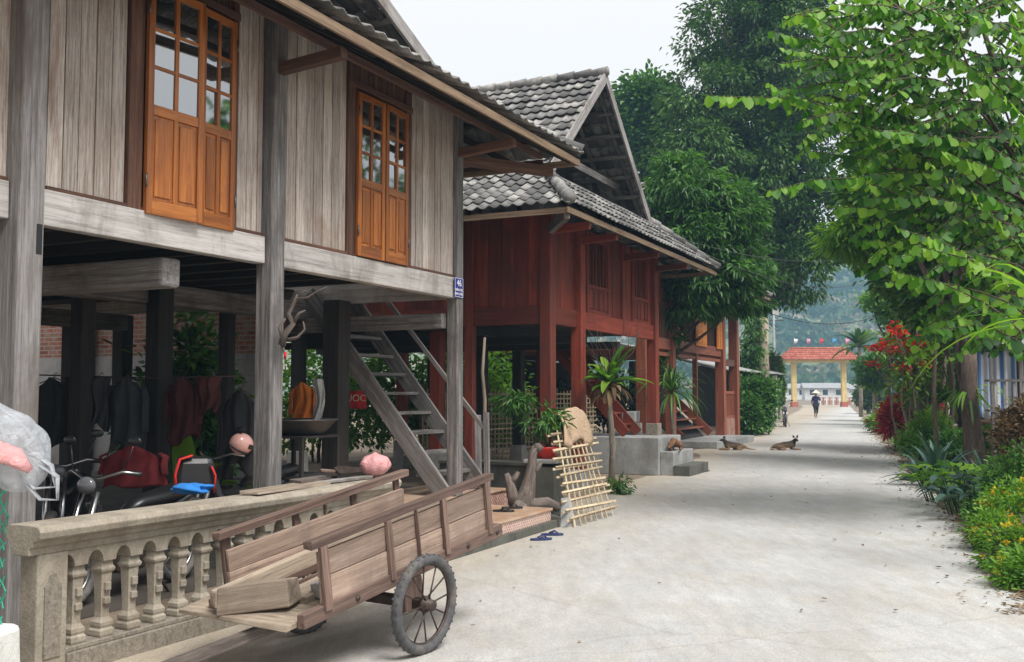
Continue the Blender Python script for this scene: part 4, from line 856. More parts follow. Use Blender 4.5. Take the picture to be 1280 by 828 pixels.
# ---- laundry and clothes
def garment(p, w, h, col, label, kind='coat', rz=0, cat='clothing', hang=True):
    r_ = empty('garment', p, rz, label, cat, 'clothes hanging under the grey house'); n_, m_ = 18, 16; vs, fs, gs = [], [], []
    for j in range(m_+1):
        v_ = j/m_
        if kind == 'coat': ww = w*(.28+.72*min(1, v_*4.5)**.7 if v_ < .25 else 1-.12*math.sin(v_*3))
        elif kind == 'drape': ww = w*(1-.25*v_)
        else: ww = w*(1-.5*v_**2)
        for i in range(n_+1):
            u_ = i/n_-.5; dep = (.012+.025*v_)*math.sin(u_*15+v_*4+p[0]*9)+.01*math.sin(u_*29+2*v_+p[0])+.012*math.sin(u_*8+9*v_)+.07*math.cos(u_*PI)
            vs.append((u_*ww+.02*math.sin(v_*6+p[1]), -dep, -v_*h*(1+.1*math.sin(u_*7+p[0]*5)*v_)-.12*w*abs(u_*2)**2*(kind == 'coat')))
    for j in range(m_):
        for i in range(n_): a_ = j*(n_+1)+i; fs.append((a_, a_+1, a_+n_+2, a_+n_+1))
    q = MB(); q._add(vs, fs, [tuple(v_) for v_ in vs], None, True); q.build('fabric', cloth('cloth_'+str(round(p[0]*100)), col), r_, solid=.012)
    if kind == 'coat':
        for s_ in (-1, 1): q = MB(); q.tube([(s_*w*.4, -.01, -.08), (s_*w*.5, -.03, -h*.3), (s_*w*.47, -.02, -h*.5), (s_*w*.5, -.04, -h*.75)], [.035, .045, .05, .048], 10, flat=.35); q.build('sleeve', r_.children[0].data.materials[0] if r_.children else None, r_)
    if hang: q = MB(); q.tube([(0,0,-.01), (0,0,.03), (.02,0,.05), (.035,0,.03)], .004, 5); q.tube([(-w*.35,0,-.06), (0,0,-.0), (w*.35,0,-.06)], .006, 5); q.build('hanger', M['iron'], r_)
YL = 10.0
for (x, w, h, col, lb_, kd) in ((68, .42, .68, (.02,.024,.026), 'dark grey jacket on the line beside the leftmost post', 'coat'), (95, .2, .6, (.02,.02,.022), 'narrow black garment on the line, second from the leftmost post', 'drape'), (125, .24, .5, (.035,.035,.04), 'grey cloth on the line in front of the brown post', 'drape'), (160, .4, .72, (.03,.034,.04), 'slate grey shirt hanging before the brick wall', 'coat'),
                            (230, .34, .62, (.05,.008,.01), 'maroon coat hanging with one long sleeve over the line', 'coat'), (262, .25, .35, (.07,.018,.015), 'maroon striped shawl folded over the line', 'drape'), (302, .4, .8, (.012,.012,.014), 'long black coat on a hanger left of the middle post', 'coat')):
    garment(at(x, 472 if x < 300 else 488, YL), w, h, col, lb_, kd)  # cloth colours lowered to carry the shade under the floor
garment(at(380, 478, 11.6), .3, .5, (.55,.16,.02), 'orange top on a hanger above the metal basin', 'coat'); garment(at(399, 474, 11.3), .12, .5, (.4,.4,.38), 'white towel hanging beside the inner post', 'drape')
garment(at(168, 556, 9.2), .6, .36, (.13,.01,.014), 'dark red jacket spread over the motorbike handlebar', 'coat', hang=False)
a, b_ = at(48, 469, YL), at(345, 469, YL); q = MB(); q.tube([a, a.lerp(b_, .5)-Vector((0, 0, .03)), b_], .008, 6); tag(q.build('clothes_line', M['iron']), 'thin washing line strung between the posts of the grey house', 'line')
# basin on a rack
bs_ = at(372, 545, 11.0); bs_.z = pz; rk = empty('rack', bs_, F1.rz, 'dark wooden rack standing under the metal basin', 'rack'); q = MB()
for x in (-.32, .32):
    for y in (-.3, .3): MB().bb(x-.02, x+.02, y-.02, y+.02, 0, .75).build('leg', M['dark_shade_wood'], rk)
for z in (.3, .73): q = MB(); q.bb(-.34, .34, -.32, .32, z, z+.025); q.build('shelf', M['dark_shade_wood'], rk)
q = MB(); q.lathe((0, 0, 0), [(.25, 0), (.3, .02), (.42, .16), (.44, .165), (.44, .175), (.41, .17), (.28, .03), (.05, .025)], 36); tag(q.build('basin', M['basin'], None, loc=bs_+Vector((0, 0, .757))), 'wide grey metal basin on the rack between the two middle posts', 'basin')
# banner with lettering
def text(s_, p, size, mat, parent=None, rot=(PI/2, 0, 0), name='lettering', al='CENTER', ext=.002):
    cu = bpy.data.curves.new(name, 'FONT'); cu.body = s_; cu.size = size; cu.align_x = al; cu.align_y = 'CENTER'; cu.extrude = ext; o = bpy.data.objects.new(name, cu); COL.objects.link(o)
    me = bpy.data.meshes.new_from_object(o.evaluated_get(bpy.context.evaluated_depsgraph_get())); bpy.data.objects.remove(o); return link(name, me, mat, parent, loc=p, rot=rot)
bp_ = at(444, 500, 13.6); bn = empty('banner', bp_, rad(-8), 'small red cloth banner with pale lettering behind the stairs', 'banner')
q = MB(); q._add([(-.15+.3*i/8, .02*math.sin(i), z) for z in (-.12, .12) for i in range(9)], [(i, i+1, i+10, i+9) for i in range(8)], [(0,0,0)]*18, smooth=True); q.build('cloth', cloth('banner_red', (.6,.04,.05)), bn, solid=.006)
text('UOC', (.02, -.03, .02), .13, plain('cream_paint', (.8,.7,.45), .6, 0, bs=0), bn)
# carrier bags
bagm, t, b = newmat('pink_plastic'); b.inputs['Base Color'].default_value = (.85,.42,.42,1); b.inputs['Roughness'].default_value = .3; b.inputs['Transmission Weight'].default_value = .15; bump(t, b, noise(t, obco(t), 14, 5, .7, 1.5), .8, .03)
def poly_bag(name, p, r, sc, mat, label, top=.5, lump=.06, handles=0, rz=0, hmat=None, pl=0):
    vs, fs, gs = [], [], []; n_, m_ = 40, 26
    for j in range(m_+1):
        v_ = j/m_; 
        if v_ < .7: ph = PI*(v_/.7)*.78; rr, z = math.sin(ph+.001)*1.0, -math.cos(ph)*.8
        else: k_ = min(1., (v_-.7)/.3); rr, z = math.sin(PI*.78)*(1-k_)**1.6*.9+.05, -math.cos(PI*.78)*.8+top*k_
        for i in range(n_):
            t_ = 2*PI*i/n_; w_ = 1+pl*(math.sin(7*t_+z)+.6*math.sin(16*t_+1.5*z)+.4*math.sin(27*t_))*(.3+v_)+lump*(math.sin(5*t_+3*z)+.7*math.sin(9*t_-7*z)+.5*math.sin(17*t_+4*z)*(.4+v_))
            vs.append((rr*w_*math.cos(t_)*r*sc[0], rr*w_*math.sin(t_)*r*sc[1], z*r*sc[2]))
    for j in range(m_):
        for i in range(n_): i2 = (i+1) % n_; fs.append((j*n_+i, j*n_+i2, (j+1)*n_+i2, (j+1)*n_+i))
    root = empty(name, p, rz, label, 'bag'); q = MB(); q._add(vs, fs, [tuple(v_) for v_ in vs], None, True); q.build('bag_body', mat, root)
    for k in range(handles):
        s_ = (-1)**k; q = MB(); q.tube([(s_*.02, 0, r*sc[2]*.7), (s_*.06, .02, r*sc[2]*1.2), (s_*.12, .03, r*sc[2]*1.05), (s_*.1, .0, r*sc[2]*.55)], [.02, .014, .014, .025], 8, flat=.4); q.build('bag_handle', hmat or mat, root)
    return root
bpos = FB.w(BL-.02, .0, .885+.1)
poly_bag('carrier_bag', bpos, .125, (1, .9, .95), bagm, 'pink plastic carrier bag sitting on the far end of the balustrade', .3, .05, pl=.07)
kn = empty('cleaver', FB.w(BL-.33, .05, .93), FB.rz+PI, 'long dark cleaver with wooden handle on the balustrade planks', 'knife'); q = MB(); q.prism([(-.2, 0, 0), (.12, 0, .01), (.2, 0, .06), (.14, 0, .075), (-.18, 0, .04)], (0, .008, 0)); q.build('blade', M['iron'], kn)
MB().tube([(.19, 0, .03), (.36, 0, .05)], .016, 8).build('handle', M['cart_dark'], kn)
# clear bag hanging on the green net at the very left
cb, t, b = newmat('clear_plastic'); b.inputs['Base Color'].default_value = (.8,.84,.9,1); b.inputs['Roughness'].default_value = .22; b.inputs['Alpha'].default_value = .55; bump(t, b, noise(t, obco(t), 12, 6, .7, 2), 1, .04)
gn = empty('net_fence', (-2.62, 4.98, 0), 0, 'green plastic net fence at the left edge with a white block at its foot', 'fence')
q = MB(); nx_ = 14
for i in range(-12, 14):
    for sgn in (1, -1):
        pts = []
        for k in range(32):
            z = .3+k*.04; x = i*.05+sgn*(k*.04*.55)
            if -.7 < x < .13: pts.append((x, .012*math.sin(k*PI+i), z))
        if len(pts) > 2: q.tube(pts, .0045, 4, cap=False)
q.build('netting', plain('green_net', (.03,.36,.24), .5, .2, bs=0), gn)
MB().bb(-.05, .0, .02, .07, 0, 1.75).build('fence_post', M['dark_shade_wood'], gn)
q = MB(); q.box((-.04, -.1, .235), (.48, .3, .47), jit=.012, taper=.06); wb = q.build('concrete_block', M['white_paint'], gn, bevel=.03)
wb2 = poly_bag('carrier_bag', (-2.41, 4.84, 1.31), .2, (.75, .38, 1.25), cb, 'crumpled clear plastic carrier bag hanging on the green net at the left edge', .9, .05, 0, rz=.4, pl=.13)
wb2.rotation_euler = (0, rad(-28), .2)
for k_, zz in ((0, -.16), (1, -.1)): q = MB(); q.tube([(.08, -.02, zz+.06), (.13, -.03, zz-.04), (.08+.02*k_, -.03, zz-.14), (.01, -.02, zz-.1), (-.01, -.02, zz-.01)], [.03, .022, .016, .022, .03], 10, flat=.3); q.build('bag_handle', cb, wb2)
q = MB(); q.tube([(-.13, -.02, .22), (-.08, -.1, .08), (.03, -.14, -.03), (.06, -.12, -.12)], [.05, .065, .055, .02], 12, flat=.5); q.build('pink_wrapper', bagm, wb2)
# driftwood ornament on the middle post
dw = empty('driftwood', F1.w(x_p2, -.15, 2.2)+Vector((.12, 0, 0)), 0, 'gnarled driftwood branch hung on the middle post of the grey house', 'driftwood')
P_ = lambda x, y: at(x, y, 8.6)-dw.location
q = MB(); pt = [P_(352, 432), P_(356, 418), P_(366, 405), P_(360, 392), P_(368, 378), P_(372, 368)]; q.tube(pt, [.035, .03, .026, .022, .016, .01], 8)
q.tube([P_(366, 405), P_(374, 392), P_(382, 388)], [.02, .013, .006], 6); q.tube([P_(370, 374), P_(385, 372), P_(397, 364), P_(410, 358)], [.012, .009, .006, .003], 6); q.tube([P_(360, 425), P_(372, 422), P_(381, 412), P_(379, 402)], [.02, .014, .01, .006], 6); q.tube([P_(354, 425), P_(349, 410), P_(357, 398)], [.018, .015, .01], 6); q.tube([P_(353, 432), P_(355, 440), P_(357, 450)], [.018, .009, .004], 6)
q.tube([P_(374, 369), P_(382, 363), P_(386, 366)], [.008, .006, .004], 5)
q.build('branch', M['driftwood'], dw); MB().tube([P_(357, 440), P_(356, 449)], .012, 6).build('red_tie', rdm, dw)
# house number plate
pp = F1.px(565, 358, -.09); pl = empty('house_number_plate', F1.w(-.06, -.082, pp.z), F1.rz, 'small blue enamel house number plate at the corner of the grey house', 'sign')
blu = plain('blue_enamel', (.02,.03,.22), .3, .05, bs=0); wht = plain('white_enamel', (.8,.8,.82), .4, 0, bs=0)
MB().bb(-.105, .105, -.004, .004, -.12, .12).build('plate', blu, pl, bevel=.003)
q = MB(); 
for a_ in ((-.098, .098, .108, .113), (-.098, .098, -.113, -.108), (-.098, -.093, -.113, .113), (.093, .098, -.113, .113)): q.bb(a_[0], a_[1], -.0065, -.004, a_[2], a_[3])
q.build('border_line', wht, pl)
text('46', (0, -.007, .05), .11, wht, pl); text('BẢN LÁC', (0, -.007, -.03), .042, wht, pl); text('MAI CHÂU', (0, -.007, -.078), .04, wht, pl)
# ================================================================ between the two houses
pw = empty('planter_wall', F2.w(-2.2, -.55, 0), F2.rz, 'low dark mossy concrete wall behind the driftwood stump', 'wall')
A_ = at(590, 600, 13.4); B_ = at(697, 600, 12.9); A_.z = B_.z = 0; d_ = B_-A_; pw.location = A_; pw.rotation_euler = (0, 0, math.atan2(d_.y, d_.x)); Lw = d_.length
MB().bb(-.5, Lw, 0, .22, 0, .64).build('wall_block', M['darkcon'], pw, bevel=.015); MB().bb(-.5, Lw+.03, -.03, .25, .642, .69).build('coping', M['darkcon'], pw, bevel=.01)
MB().bb(Lw-.34, Lw+.06, -.26, -.04, 0, .66).build('pedestal', M['darkcon'], pw, bevel=.015)
MB().bb(Lw-.36, Lw+.08, -.28, .0, .70, .75).build('pedestal_cap', M['plinth'], pw, bevel=.01)
pt_ = at(684, 574, 12.95); pt_.z = .752
pot = empty('flower_pot', pt_, 0, 'red plastic pot with a leafy houseplant on the stone pedestal', 'plant')
q = MB(); q.lathe((0, 0, 0), [(.11, 0), (.15, .1), (.165, .13), (.165, .15), (.14, .15), (.12, .1), (.02, .1)], 24); q.build('pot', plain('red_pot', (.6,.03,.02), .35, .05, bs=0), pot)
q = MB()
for i in range(7): a_ = i*.9; limb(q, (0, 0, .08), (math.cos(a_)*.28-.08, math.sin(a_)*.2, .4+.12*(i % 3)), .014, .005, .2, 5)
limb(q, (0, 0, .1), (-.45, 0, .68), .012, .004, .2, 5)
q.build('stem', M['bark'], pot)
C_, P_c, D_c, rn_ = crown_pts([(-.05, 0, .48, .26, .2, .18), (-.42, 0, .72, .22, .15, .12), (.12, 0, .5, .15, .15, .12)], 60, 9, .08, .5); leaves('foliage', P_c, D_c, .13, .028, M['leaf_mid'], pot, 'lance', rn=rn_)
# stump with roots
sp_ = at(664, 645, 12.3); sp_.z = 0
stp = empty('driftwood_stump', sp_, 0, 'grey upturned root stump leaning beside the tiled steps', 'stump')
S_ = lambda x, y, dy=0: at(x, y, 12.3+dy)-sp_
q = MB(); q.tube([S_(640, 650), S_(652, 634), S_(659, 616), S_(662, 598), S_(665, 582), S_(666, 568), S_(671, 559)], [.13, .14, .105, .075, .06, .055, .05], 14)
q.tube([S_(655, 628), S_(670, 632), S_(684, 629), S_(696, 634), S_(699, 638)], [.1, .09, .075, .06, .045], 12); q.tube([S_(650, 634), S_(640, 618), S_(637, 603), S_(633, 592)], [.1, .075, .055, .03], 10); q.tube([S_(637, 604), S_(645, 596), S_(648, 590)], [.045, .035, .02], 8); q.tube([S_(652, 634, -.1), S_(640, 650, -.25), S_(628, 656, -.3)], [.11, .07, .04], 10)
q.tube([S_(664, 590), S_(672, 586), S_(676, 578)], [.05, .035, .025], 8); sph(q, S_(672, 560), .06, lump=.2)
o = q.build('stump_wood', M['driftwood'], stp); 
# bamboo screen with sack
scp = [at(716, 663, 11.9), at(770, 640, 13.1), at(733, 524, 13.5), at(687, 530, 12.7)]
for p_ in scp[:2]: p_.z = 0.02
o0 = (scp[0]+scp[1])/2; bsn = empty('bamboo_screen', o0, 0, 'split bamboo lattice panel leaning on the low wall under a burlap sack', 'screen')
SC = lambda u_, v_: (scp[0].lerp(scp[1], u_)).lerp(scp[3].lerp(scp[2], u_), v_)-o0
nrm_ = nrm((scp[1]-scp[0]).cross(scp[3]-scp[0]))
for i in range(8): u_ = (i+.3)/8; q = MB(); q.beam(SC(u_+.02*math.sin(i*3), -.02+.02*math.sin(i*9)), SC(u_*.8+.12, .97+.03*math.sin(i*5)), .022, .012, up=nrm_, jit=.002); q.build('bamboo_upright', M['bamboo'], bsn)
for i in range(11):
    v_ = .06+i*.082; 
    for k in (0, 1): q = MB(); q.beam(SC(-.08+.05*math.sin(i*5+k), v_+.012*k)+nrm_*(.014*(1 if k else -1)), SC(1.04+.06*math.sin(i*7+k*2), v_+.018*math.sin(i*4+k))+nrm_*(.014*(1 if k else -1)), .024, .01, up=nrm_, jit=.003); q.build('bamboo_crosspiece', M['bamboo'], bsn)
n_ = 14; vs = []; sk = []
sign_ = 1 if nrm_.y < 0 else -1
for j in range(n_+1):
    for i in range(n_+1):
        u_, v_ = i/n_, j/n_; p_ = SC(.18+.74*u_, .76+.36*math.sin(min(1, v_*1.05)*PI/2)); p_ += nrm_*sign_*(.03+.05*math.sin(v_*PI)+.02*math.sin(u_*14+v_*5)+.012*math.sin(u_*31)); p_.z -= .06*(abs(u_-.5)*2)**2*v_+.05*math.sin(u_*9)*(1-v_)
        vs.append(p_+o0)
q = MB(); q._add(vs, [(j*(n_+1)+i, j*(n_+1)+i+1, (j+1)*(n_+1)+i+1, (j+1)*(n_+1)+i) for j in range(n_) for i in range(n_)], [tuple(v_) for v_ in vs], None, True)
tag(q.build('burlap_sack', plain('burlap', (.42,.3,.2), .95, .25, 30, bs=.6), None, solid=.02), 'tan burlap sack draped over the top of the bamboo lattice', 'sack')
# leaning stone, stakes, sandals
o = MB().box((0, 0, .17), (.2, .07, .36), jit=.02, taper=.5).build('stone_slab', M['plinth'], None, bevel=.03, loc=(at(709, 655, 12.0).x, 12.0, 0), rot=(-.15, 0, .3)); tag(o, 'upright grey stone slab beside the foot of the bamboo lattice', 'stone')
a = at(598, 606, 12.9); q = MB(); q.beam(a, at(597, 519, 12.9), .09, .03, up=(0, 1, 0)); tag(q.build('stake', M['grey_wood'], bevel=.01), 'grey flat wooden stake standing beside the corner post', 'stake')
a = at(604, 575, 13.8); a.z = .0; q = MB(); q.tube([a, at(606, 500, 13.8), at(603, 465, 13.8), at(606, 422, 13.8)], [.028, .026, .022, .018], 8); tag(q.build('pole', M['log_wood']), 'thin crooked bare pole standing behind the wooden stake', 'pole')
def flipflop(x, y, z, rz, c, label, grp):
    r_ = empty('sandal', (x, y, z), rz, label, 'sandal', grp); q = MB(); pts = [(.13*math.cos(t_)*(1 if math.cos(t_) > 0 else .95), (.048 if math.cos(t_) > 0 else .038)*math.sin(t_), 0) for t_ in [2*PI*k/20 for k in range(20)]]; q.prism(pts, (0, 0, .022)); q.build('sole', c, r_, bevel=.004)
    for s_ in (-1, 1): MB().tube([(.07, 0, .022), (.03, s_*.03, .05), (-.03, s_*.036, .024)], [.006, .009, .007], 6).build('strap', c, r_)
nv = plain('navy_rubber', (.02,.035,.12), .6, .05, bs=0); bkm = M['black']
g_ = gnd(676, 676); flipflop(g_.x, g_.y, .006, .3, nv, 'navy flip-flop on the road by the tiled steps, nearer of the blue pair', 'blue flip-flops'); g_ = gnd(690, 670); flipflop(g_.x, g_.y, .006, .05, nv, 'navy flip-flop on the road by the tiled steps, farther of the blue pair', 'blue flip-flops')
g_ = gnd(629, 640, .235); flipflop(g_.x, g_.y, .237, -.1, bkm, 'black sandal on the lower tiled step, left of its pair', 'black sandals'); g_ = gnd(640, 636, .235); flipflop(g_.x, g_.y, .237, .1, bkm, 'black sandal on the lower tiled step, right of its pair', 'black sandals')
g_ = gnd(580, 612, .385); flipflop(g_.x, g_.y, .388, .5, plain('purple_rubber', (.12,.06,.16), .6, .05, bs=0), 'small purple sandal on the upper step by the corner post', None)
# bamboo lattice fence behind house 2
A_ = at(528, 545, 20.5); B_ = at(745, 545, 25); A_.z = B_.z = 0; d_ = B_-A_; Lf = d_.length; bf = empty('bamboo_fence', A_, math.atan2(d_.y, d_.x), 'woven split-bamboo lattice fence behind the dark red stilt house', 'fence')
q = MB(); x = 0
while x < Lf: q.bb(x, x+.03, .0, .012, .05, 1.65+random.uniform(-.05, .05), jit=.004); x += .13
z = .12
while z < 1.6: q.bb(0, Lf, -.014, -.002, z, z+.028, jit=.008); z += .11
q.build('lattice', M['bamboo'], bf)
for x in np.arange(0, Lf, 2.0): MB().bb(x, x+.07, .02, .09, 0, 1.8).build('fence_post', M['brown_wood'], bf)
# stacked blocks on the landing
for i, (x, y, z, lb_) in enumerate(((.55, .9, .733, 'lower grey concrete block of the pile on the landing'), (.5, .92, .975, 'upper grey concrete block of the pile on the landing'))):
    o = MB().box((0, 0, .12), (.42, .3, .235), jit=.01).build('concrete_block', M['plinth'], None, bevel=.015, loc=F2.w(5.1+x-.1, -.4+y, z), rot=(0, 0, F2.rz+.1*i)); tag(o, lb_, 'block', 'blocks on the landing')
# ================================================================ dogs and person
m, t, b = newmat('dog_fur'); oc = obco(t); sp2 = nd(t, 'SeparateXYZ'); t.links.new(oc, sp2.inputs[0]); ad = nd(t, 'Math', operation='MULTIPLY_ADD', i_1=.18, i_2=0.); t.links.new(noise(t, oc, 9, 4, .7), ad.inputs[0]); a2 = nd(t, 'Math', operation='ADD'); t.links.new(ad.outputs[0], a2.inputs[0]); t.links.new(sp2.outputs[2], a2.inputs[1])
c = ramp(t, a2.outputs[0], [(.14, (.27,.165,.09)), (.24, (.14,.09,.055)), (.31, (.045,.032,.025))]); t.links.new(c, b.inputs['Base Color']); b.inputs['Roughness'].default_value = .9; bump(t, b, noise(t, oc, 60, 3), .5, .01); fur = m
m2_ = plain('brown_fur', (.17,.085,.04), .9, .35, 9, bs=.4)
def dog(name, loc, rz, label, fm, nodes, edges, hd, ears, sc=1., nose=None, eyes=None):
    r_ = empty(name, loc, rz, label, 'dog', 'dogs resting by the road'); r_.scale = (sc, sc, sc)
    skin('body', nodes, edges, fm, r_, 'chest')
    for e in ears: q = MB(); b0, tip, wd_ = Vector(e[0]), Vector(e[1]), e[2]; q.lathe(b0, [(wd_, 0), (wd_*.7, (tip-b0).length*.5), (.004, (tip-b0).length)], 10, M=(tip-b0).to_track_quat('Z', 'Y').to_matrix()); q.build('ear', fm, r_)
    if nose: sph(MB(), nose, .016).build('nose', M['black'], r_)
    for e in eyes or []: sph(MB(), e, .009).build('eye', M['black'], r_)
base = {'rump': (-.34,0,.12,.085), 'mid': (-.1,0,.145,.1), 'chest': (.14,0,.165,.1), 'neck': (.24,0,.25,.068), 'head': (.29,0,.325,.066), 'muz': (.37,0,.305,.04), 'nos': (.415,0,.3,.026),
        't1': (-.44,.02,.06,.028), 't2': (-.56,.06,.03,.02), 't3': (-.7,.08,.02,.012), 'sl': (.2,.08,.12,.045), 'el': (.14,.11,.04,.032), 'pl': (.4,.1,.025,.024), 'sr': (.2,-.08,.12,.045), 'er': (.14,-.11,.04,.032), 'pr': (.42,-.08,.025,.024),
        'hl': (-.27,.1,.11,.075), 'kl': (-.06,.16,.06,.042), 'ol': (-.24,.18,.03,.026), 'ql': (-.06,.19,.02,.022), 'hr': (-.27,-.1,.11,.075), 'kr': (-.06,-.16,.06,.042), 'or': (-.24,-.18,.03,.026), 'qr': (-.06,-.19,.02,.022)}
ed = [('rump','mid'),('mid','chest'),('chest','neck'),('neck','head'),('head','muz'),('muz','nos'),('rump','t1'),('t1','t2'),('t2','t3'),('chest','sl'),('sl','el'),('el','pl'),('chest','sr'),('sr','er'),('er','pr'),('rump','hl'),('hl','kl'),('kl','ol'),('ol','ql'),('rump','hr'),('hr','kr'),('kr','or'),('or','qr')]
er = [((.27,.035,.37),(.26,.055,.44),.03), ((.27,-.035,.37),(.26,-.055,.44),.03)]
g_ = gnd(916, 563); dog('dog', (g_.x, g_.y, .005), PI+.12, 'tan and black dog lying on the road with raised head, left of the two', fur, base, ed, None, er, .9, (.436,0,.303), [(.335,.045,.34),(.335,-.045,.34)])
b3 = dict(base); b3.update({'neck': (.22,-.04,.24,.062), 'head': (.24,-.1,.32,.062), 'muz': (.26,-.19,.29,.034), 'nos': (.265,-.24,.275,.02), 't2': (-.5,-.1,.03,.02), 't3': (-.4,-.22,.02,.012)})
g_ = gnd(983, 563); dog('dog', (g_.x, g_.y, .005), .05, 'dark brindled dog lying on the road with pricked ears, right of the two', fur, b3, ed, None, [((.2,-.09,.365),(.165,-.09,.45),.032), ((.285,-.09,.365),(.32,-.09,.45),.032)], .95, (.267,-.255,.278), [(.215,-.155,.335),(.28,-.155,.335)])
b4 = dict(base); b4.update({'neck': (.24,-.04,.2,.07), 'head': (.31,-.08,.14,.064), 'muz': (.37,-.13,.075,.038), 'nos': (.4,-.165,.05,.024), 't2': (-.42,-.14,.04,.02), 't3': (-.3,-.22,.03,.012), 'ql': (-.02,.13,.02,.022), 'qr': (-.04,-.19,.02,.022), 'kl': (-.1,.14,.1,.05)})
dog('dog', F2.w(4.98, -.57, .465), F2.rz+PI+.35, 'brown dog lying with lowered head on the concrete step of the red house', m2_, b4, ed, None, [((.28,-.03,.185),(.245,.0,.15),.035), ((.33,-.12,.175),(.36,-.15,.13),.03)], .95, (.405,-.17,.052))
pr = empty('person', (at(1020, 520, 62).x, 62, .004), rad(4), 'person in a conical straw hat and dark blue clothes walking down the road', 'person')
navy = cloth('navy_cloth', (.02,.025,.09)); dkt = cloth('dark_trousers', (.02,.02,.03)); skn = plain('skin', (.3,.17,.11), .6, .05, bs=0); straw = plain('straw', (.72,.66,.5), .8, .1, bs=.1)
nodes = {'pel': (0,0,.86,(.15,.1)), 'wst': (0,0,1.0,(.13,.09)), 'chs': (0,.0,1.22,(.16,.11)), 'nk': (0,-.02,1.38,.055), 'hd': (0,-.05,1.5,.085), 'hd2': (0,-.05,1.58,.08),
  'shl': (-.17,0,1.31,.06), 'elL': (-.24,.02,1.06,.042), 'wrL': (-.25,-.08,.84,.028), 'haL': (-.25,-.1,.77,.03), 'shr': (.17,0,1.31,.06), 'elR': (.26,-.06,1.1,.042), 'wrR': (.2,-.2,1.28,.028), 'haR': (.17,-.22,1.36,.03),
  'hpL': (-.09,0,.82,.095), 'knL': (-.1,-.12,.47,.06), 'anL': (-.1,-.06,.09,.035), 'toL': (-.1,-.2,.035,.03), 'hpR': (.09,0,.82,.095), 'knR': (.1,.02,.46,.06), 'anR': (.1,.2,.14,.035), 'toR': (.1,.1,.03,.03)}
skin('body', nodes, [('pel','wst'),('wst','chs'),('chs','nk'),('nk','hd'),('hd','hd2'),('chs','shl'),('shl','elL'),('elL','wrL'),('wrL','haL'),('chs','shr'),('shr','elR'),('elR','wrR'),('wrR','haR'),('pel','hpL'),('hpL','knL'),('knL','anL'),('anL','toL'),('pel','hpR'),('hpR','knR'),('knR','anR'),('anR','toR')], skn, pr, 'pel')
nodes2 = {k: (v_[0], v_[1], v_[2], (v_[3] if not hasattr(v_[3], '__len__') else v_[3][0])*1.13) for k, v_ in nodes.items()}
skin('shirt', {**{k: nodes2[k] for k in ('wst','chs','shl','elL','shr','elR')}, 'pel': (0,0,.84,.17), 'nk': (0,-.01,1.34,.075), 'wL': (-.25,-.05,.92,.045), 'wR': (.22,-.16,1.22,.045)}, [('pel','wst'),('wst','chs'),('chs','nk'),('chs','shl'),('shl','elL'),('elL','wL'),('chs','shr'),('shr','elR'),('elR','wR')], navy, pr, 'pel')
skin('trousers', {**{k: nodes2[k] for k in ('hpL','knL','hpR','knR')}, 'pel': (0,0,.86,.165), 'cL': (-.1,-.1,.3,.06), 'cR': (.1,.08,.3,.06)}, [('pel','hpL'),('hpL','knL'),('knL','cL'),('pel','hpR'),('hpR','knR'),('knR','cR')], dkt, pr, 'pel')
q = MB(); q.lathe((0, -.05, 1.56), [(.26, 0), (.255, .012), (.13, .11), (.012, .2)], 28); q.build('conical_hat', straw, pr)
q = MB(); q.tube([(.16, -.5, 1.42), (.16, .5, 1.46)], .025, 8); tag(q.build('shoulder_pole', M['bamboo'], None, loc=pr.location), 'short bamboo pole carried on the shoulder of the walking person', 'pole')
# ================================================================ trees and plants
def P3(px, py, Y, z=None):
    p = at(px, py, Y)
    if z is not None: p.z = z
    return p
def lobe(px, py, Y, rx, rz, ry=None): p = at(px, py, Y); k = Y/FPX; return (p.x, p.y, p.z, rx*k, (ry or rx)*k, rz*k)
# great dense tree left of the road
b0 = P3(950, 480, 46, 0)
tree('broadleaf_tree', b0, [lobe(940, 45, 46, 85, 75), lobe(900, 130, 46, 70, 70), lobe(985, 120, 46, 85, 80), lobe(880, 190, 45, 60, 60), lobe(960, 210, 46, 80, 70), lobe(1005, 270, 46, 58, 60), lobe(925, 280, 47, 70, 70), lobe(995, 335, 46, 48, 42), lobe(1030, 320, 46, 28, 30), lobe(965, -30, 46, 80, 60)],
     .38, 'huge dark green tree, the tallest left of the road, with fine drooping leaves', 'tree', M['leaf_dark'], M['bark'], 1250, 66, .62, .26, .11, 'lance', .5, .2, nbr=380, shell=.5)
# its ivy clad stub trunk is part of the next one: climbing plant on a bare trunk
b1 = P3(950, 535, 43, 0); 
tree('vine_covered_trunk', b1, [lobe(943, 405, 43, 14, 22), lobe(938, 440, 43, 15, 18), lobe(930, 462, 43, 16, 12)], .26, 'bare yellowish trunk wrapped in climbing vine behind the hedge', 'tree', M['leaf_mid'], M['log_wood'], 120, 22, .35, .22, .07, 'lance', .8, .15, nbr=30, trunks=[(0, 0, 1), (.25, 0, .9)])
q = MB(); p_ = P3(955, 535, 43, 0); q.tube([p_, at(953, 470, 43), at(955, 397, 43)], [.3, .27, .2], 10); q.build('bare_trunk', M['log_wood'], bpy.data.objects['vine_covered_trunk']).location = -Vector(b1)
tree('broadleaf_tree', P3(805, 480, 52, 0), [lobe(808, 130, 52, 32, 34), lobe(815, 185, 52, 30, 30), lobe(800, 165, 52, 22, 30), lobe(830, 225, 52, 28, 30)], .3, 'darker round-leaved tree rising behind the gable of the red house', 'tree', M['leaf_mid'], M['bark'], 520, 22, .8, .34, .2, 'oval', .3, .3, nbr=60)
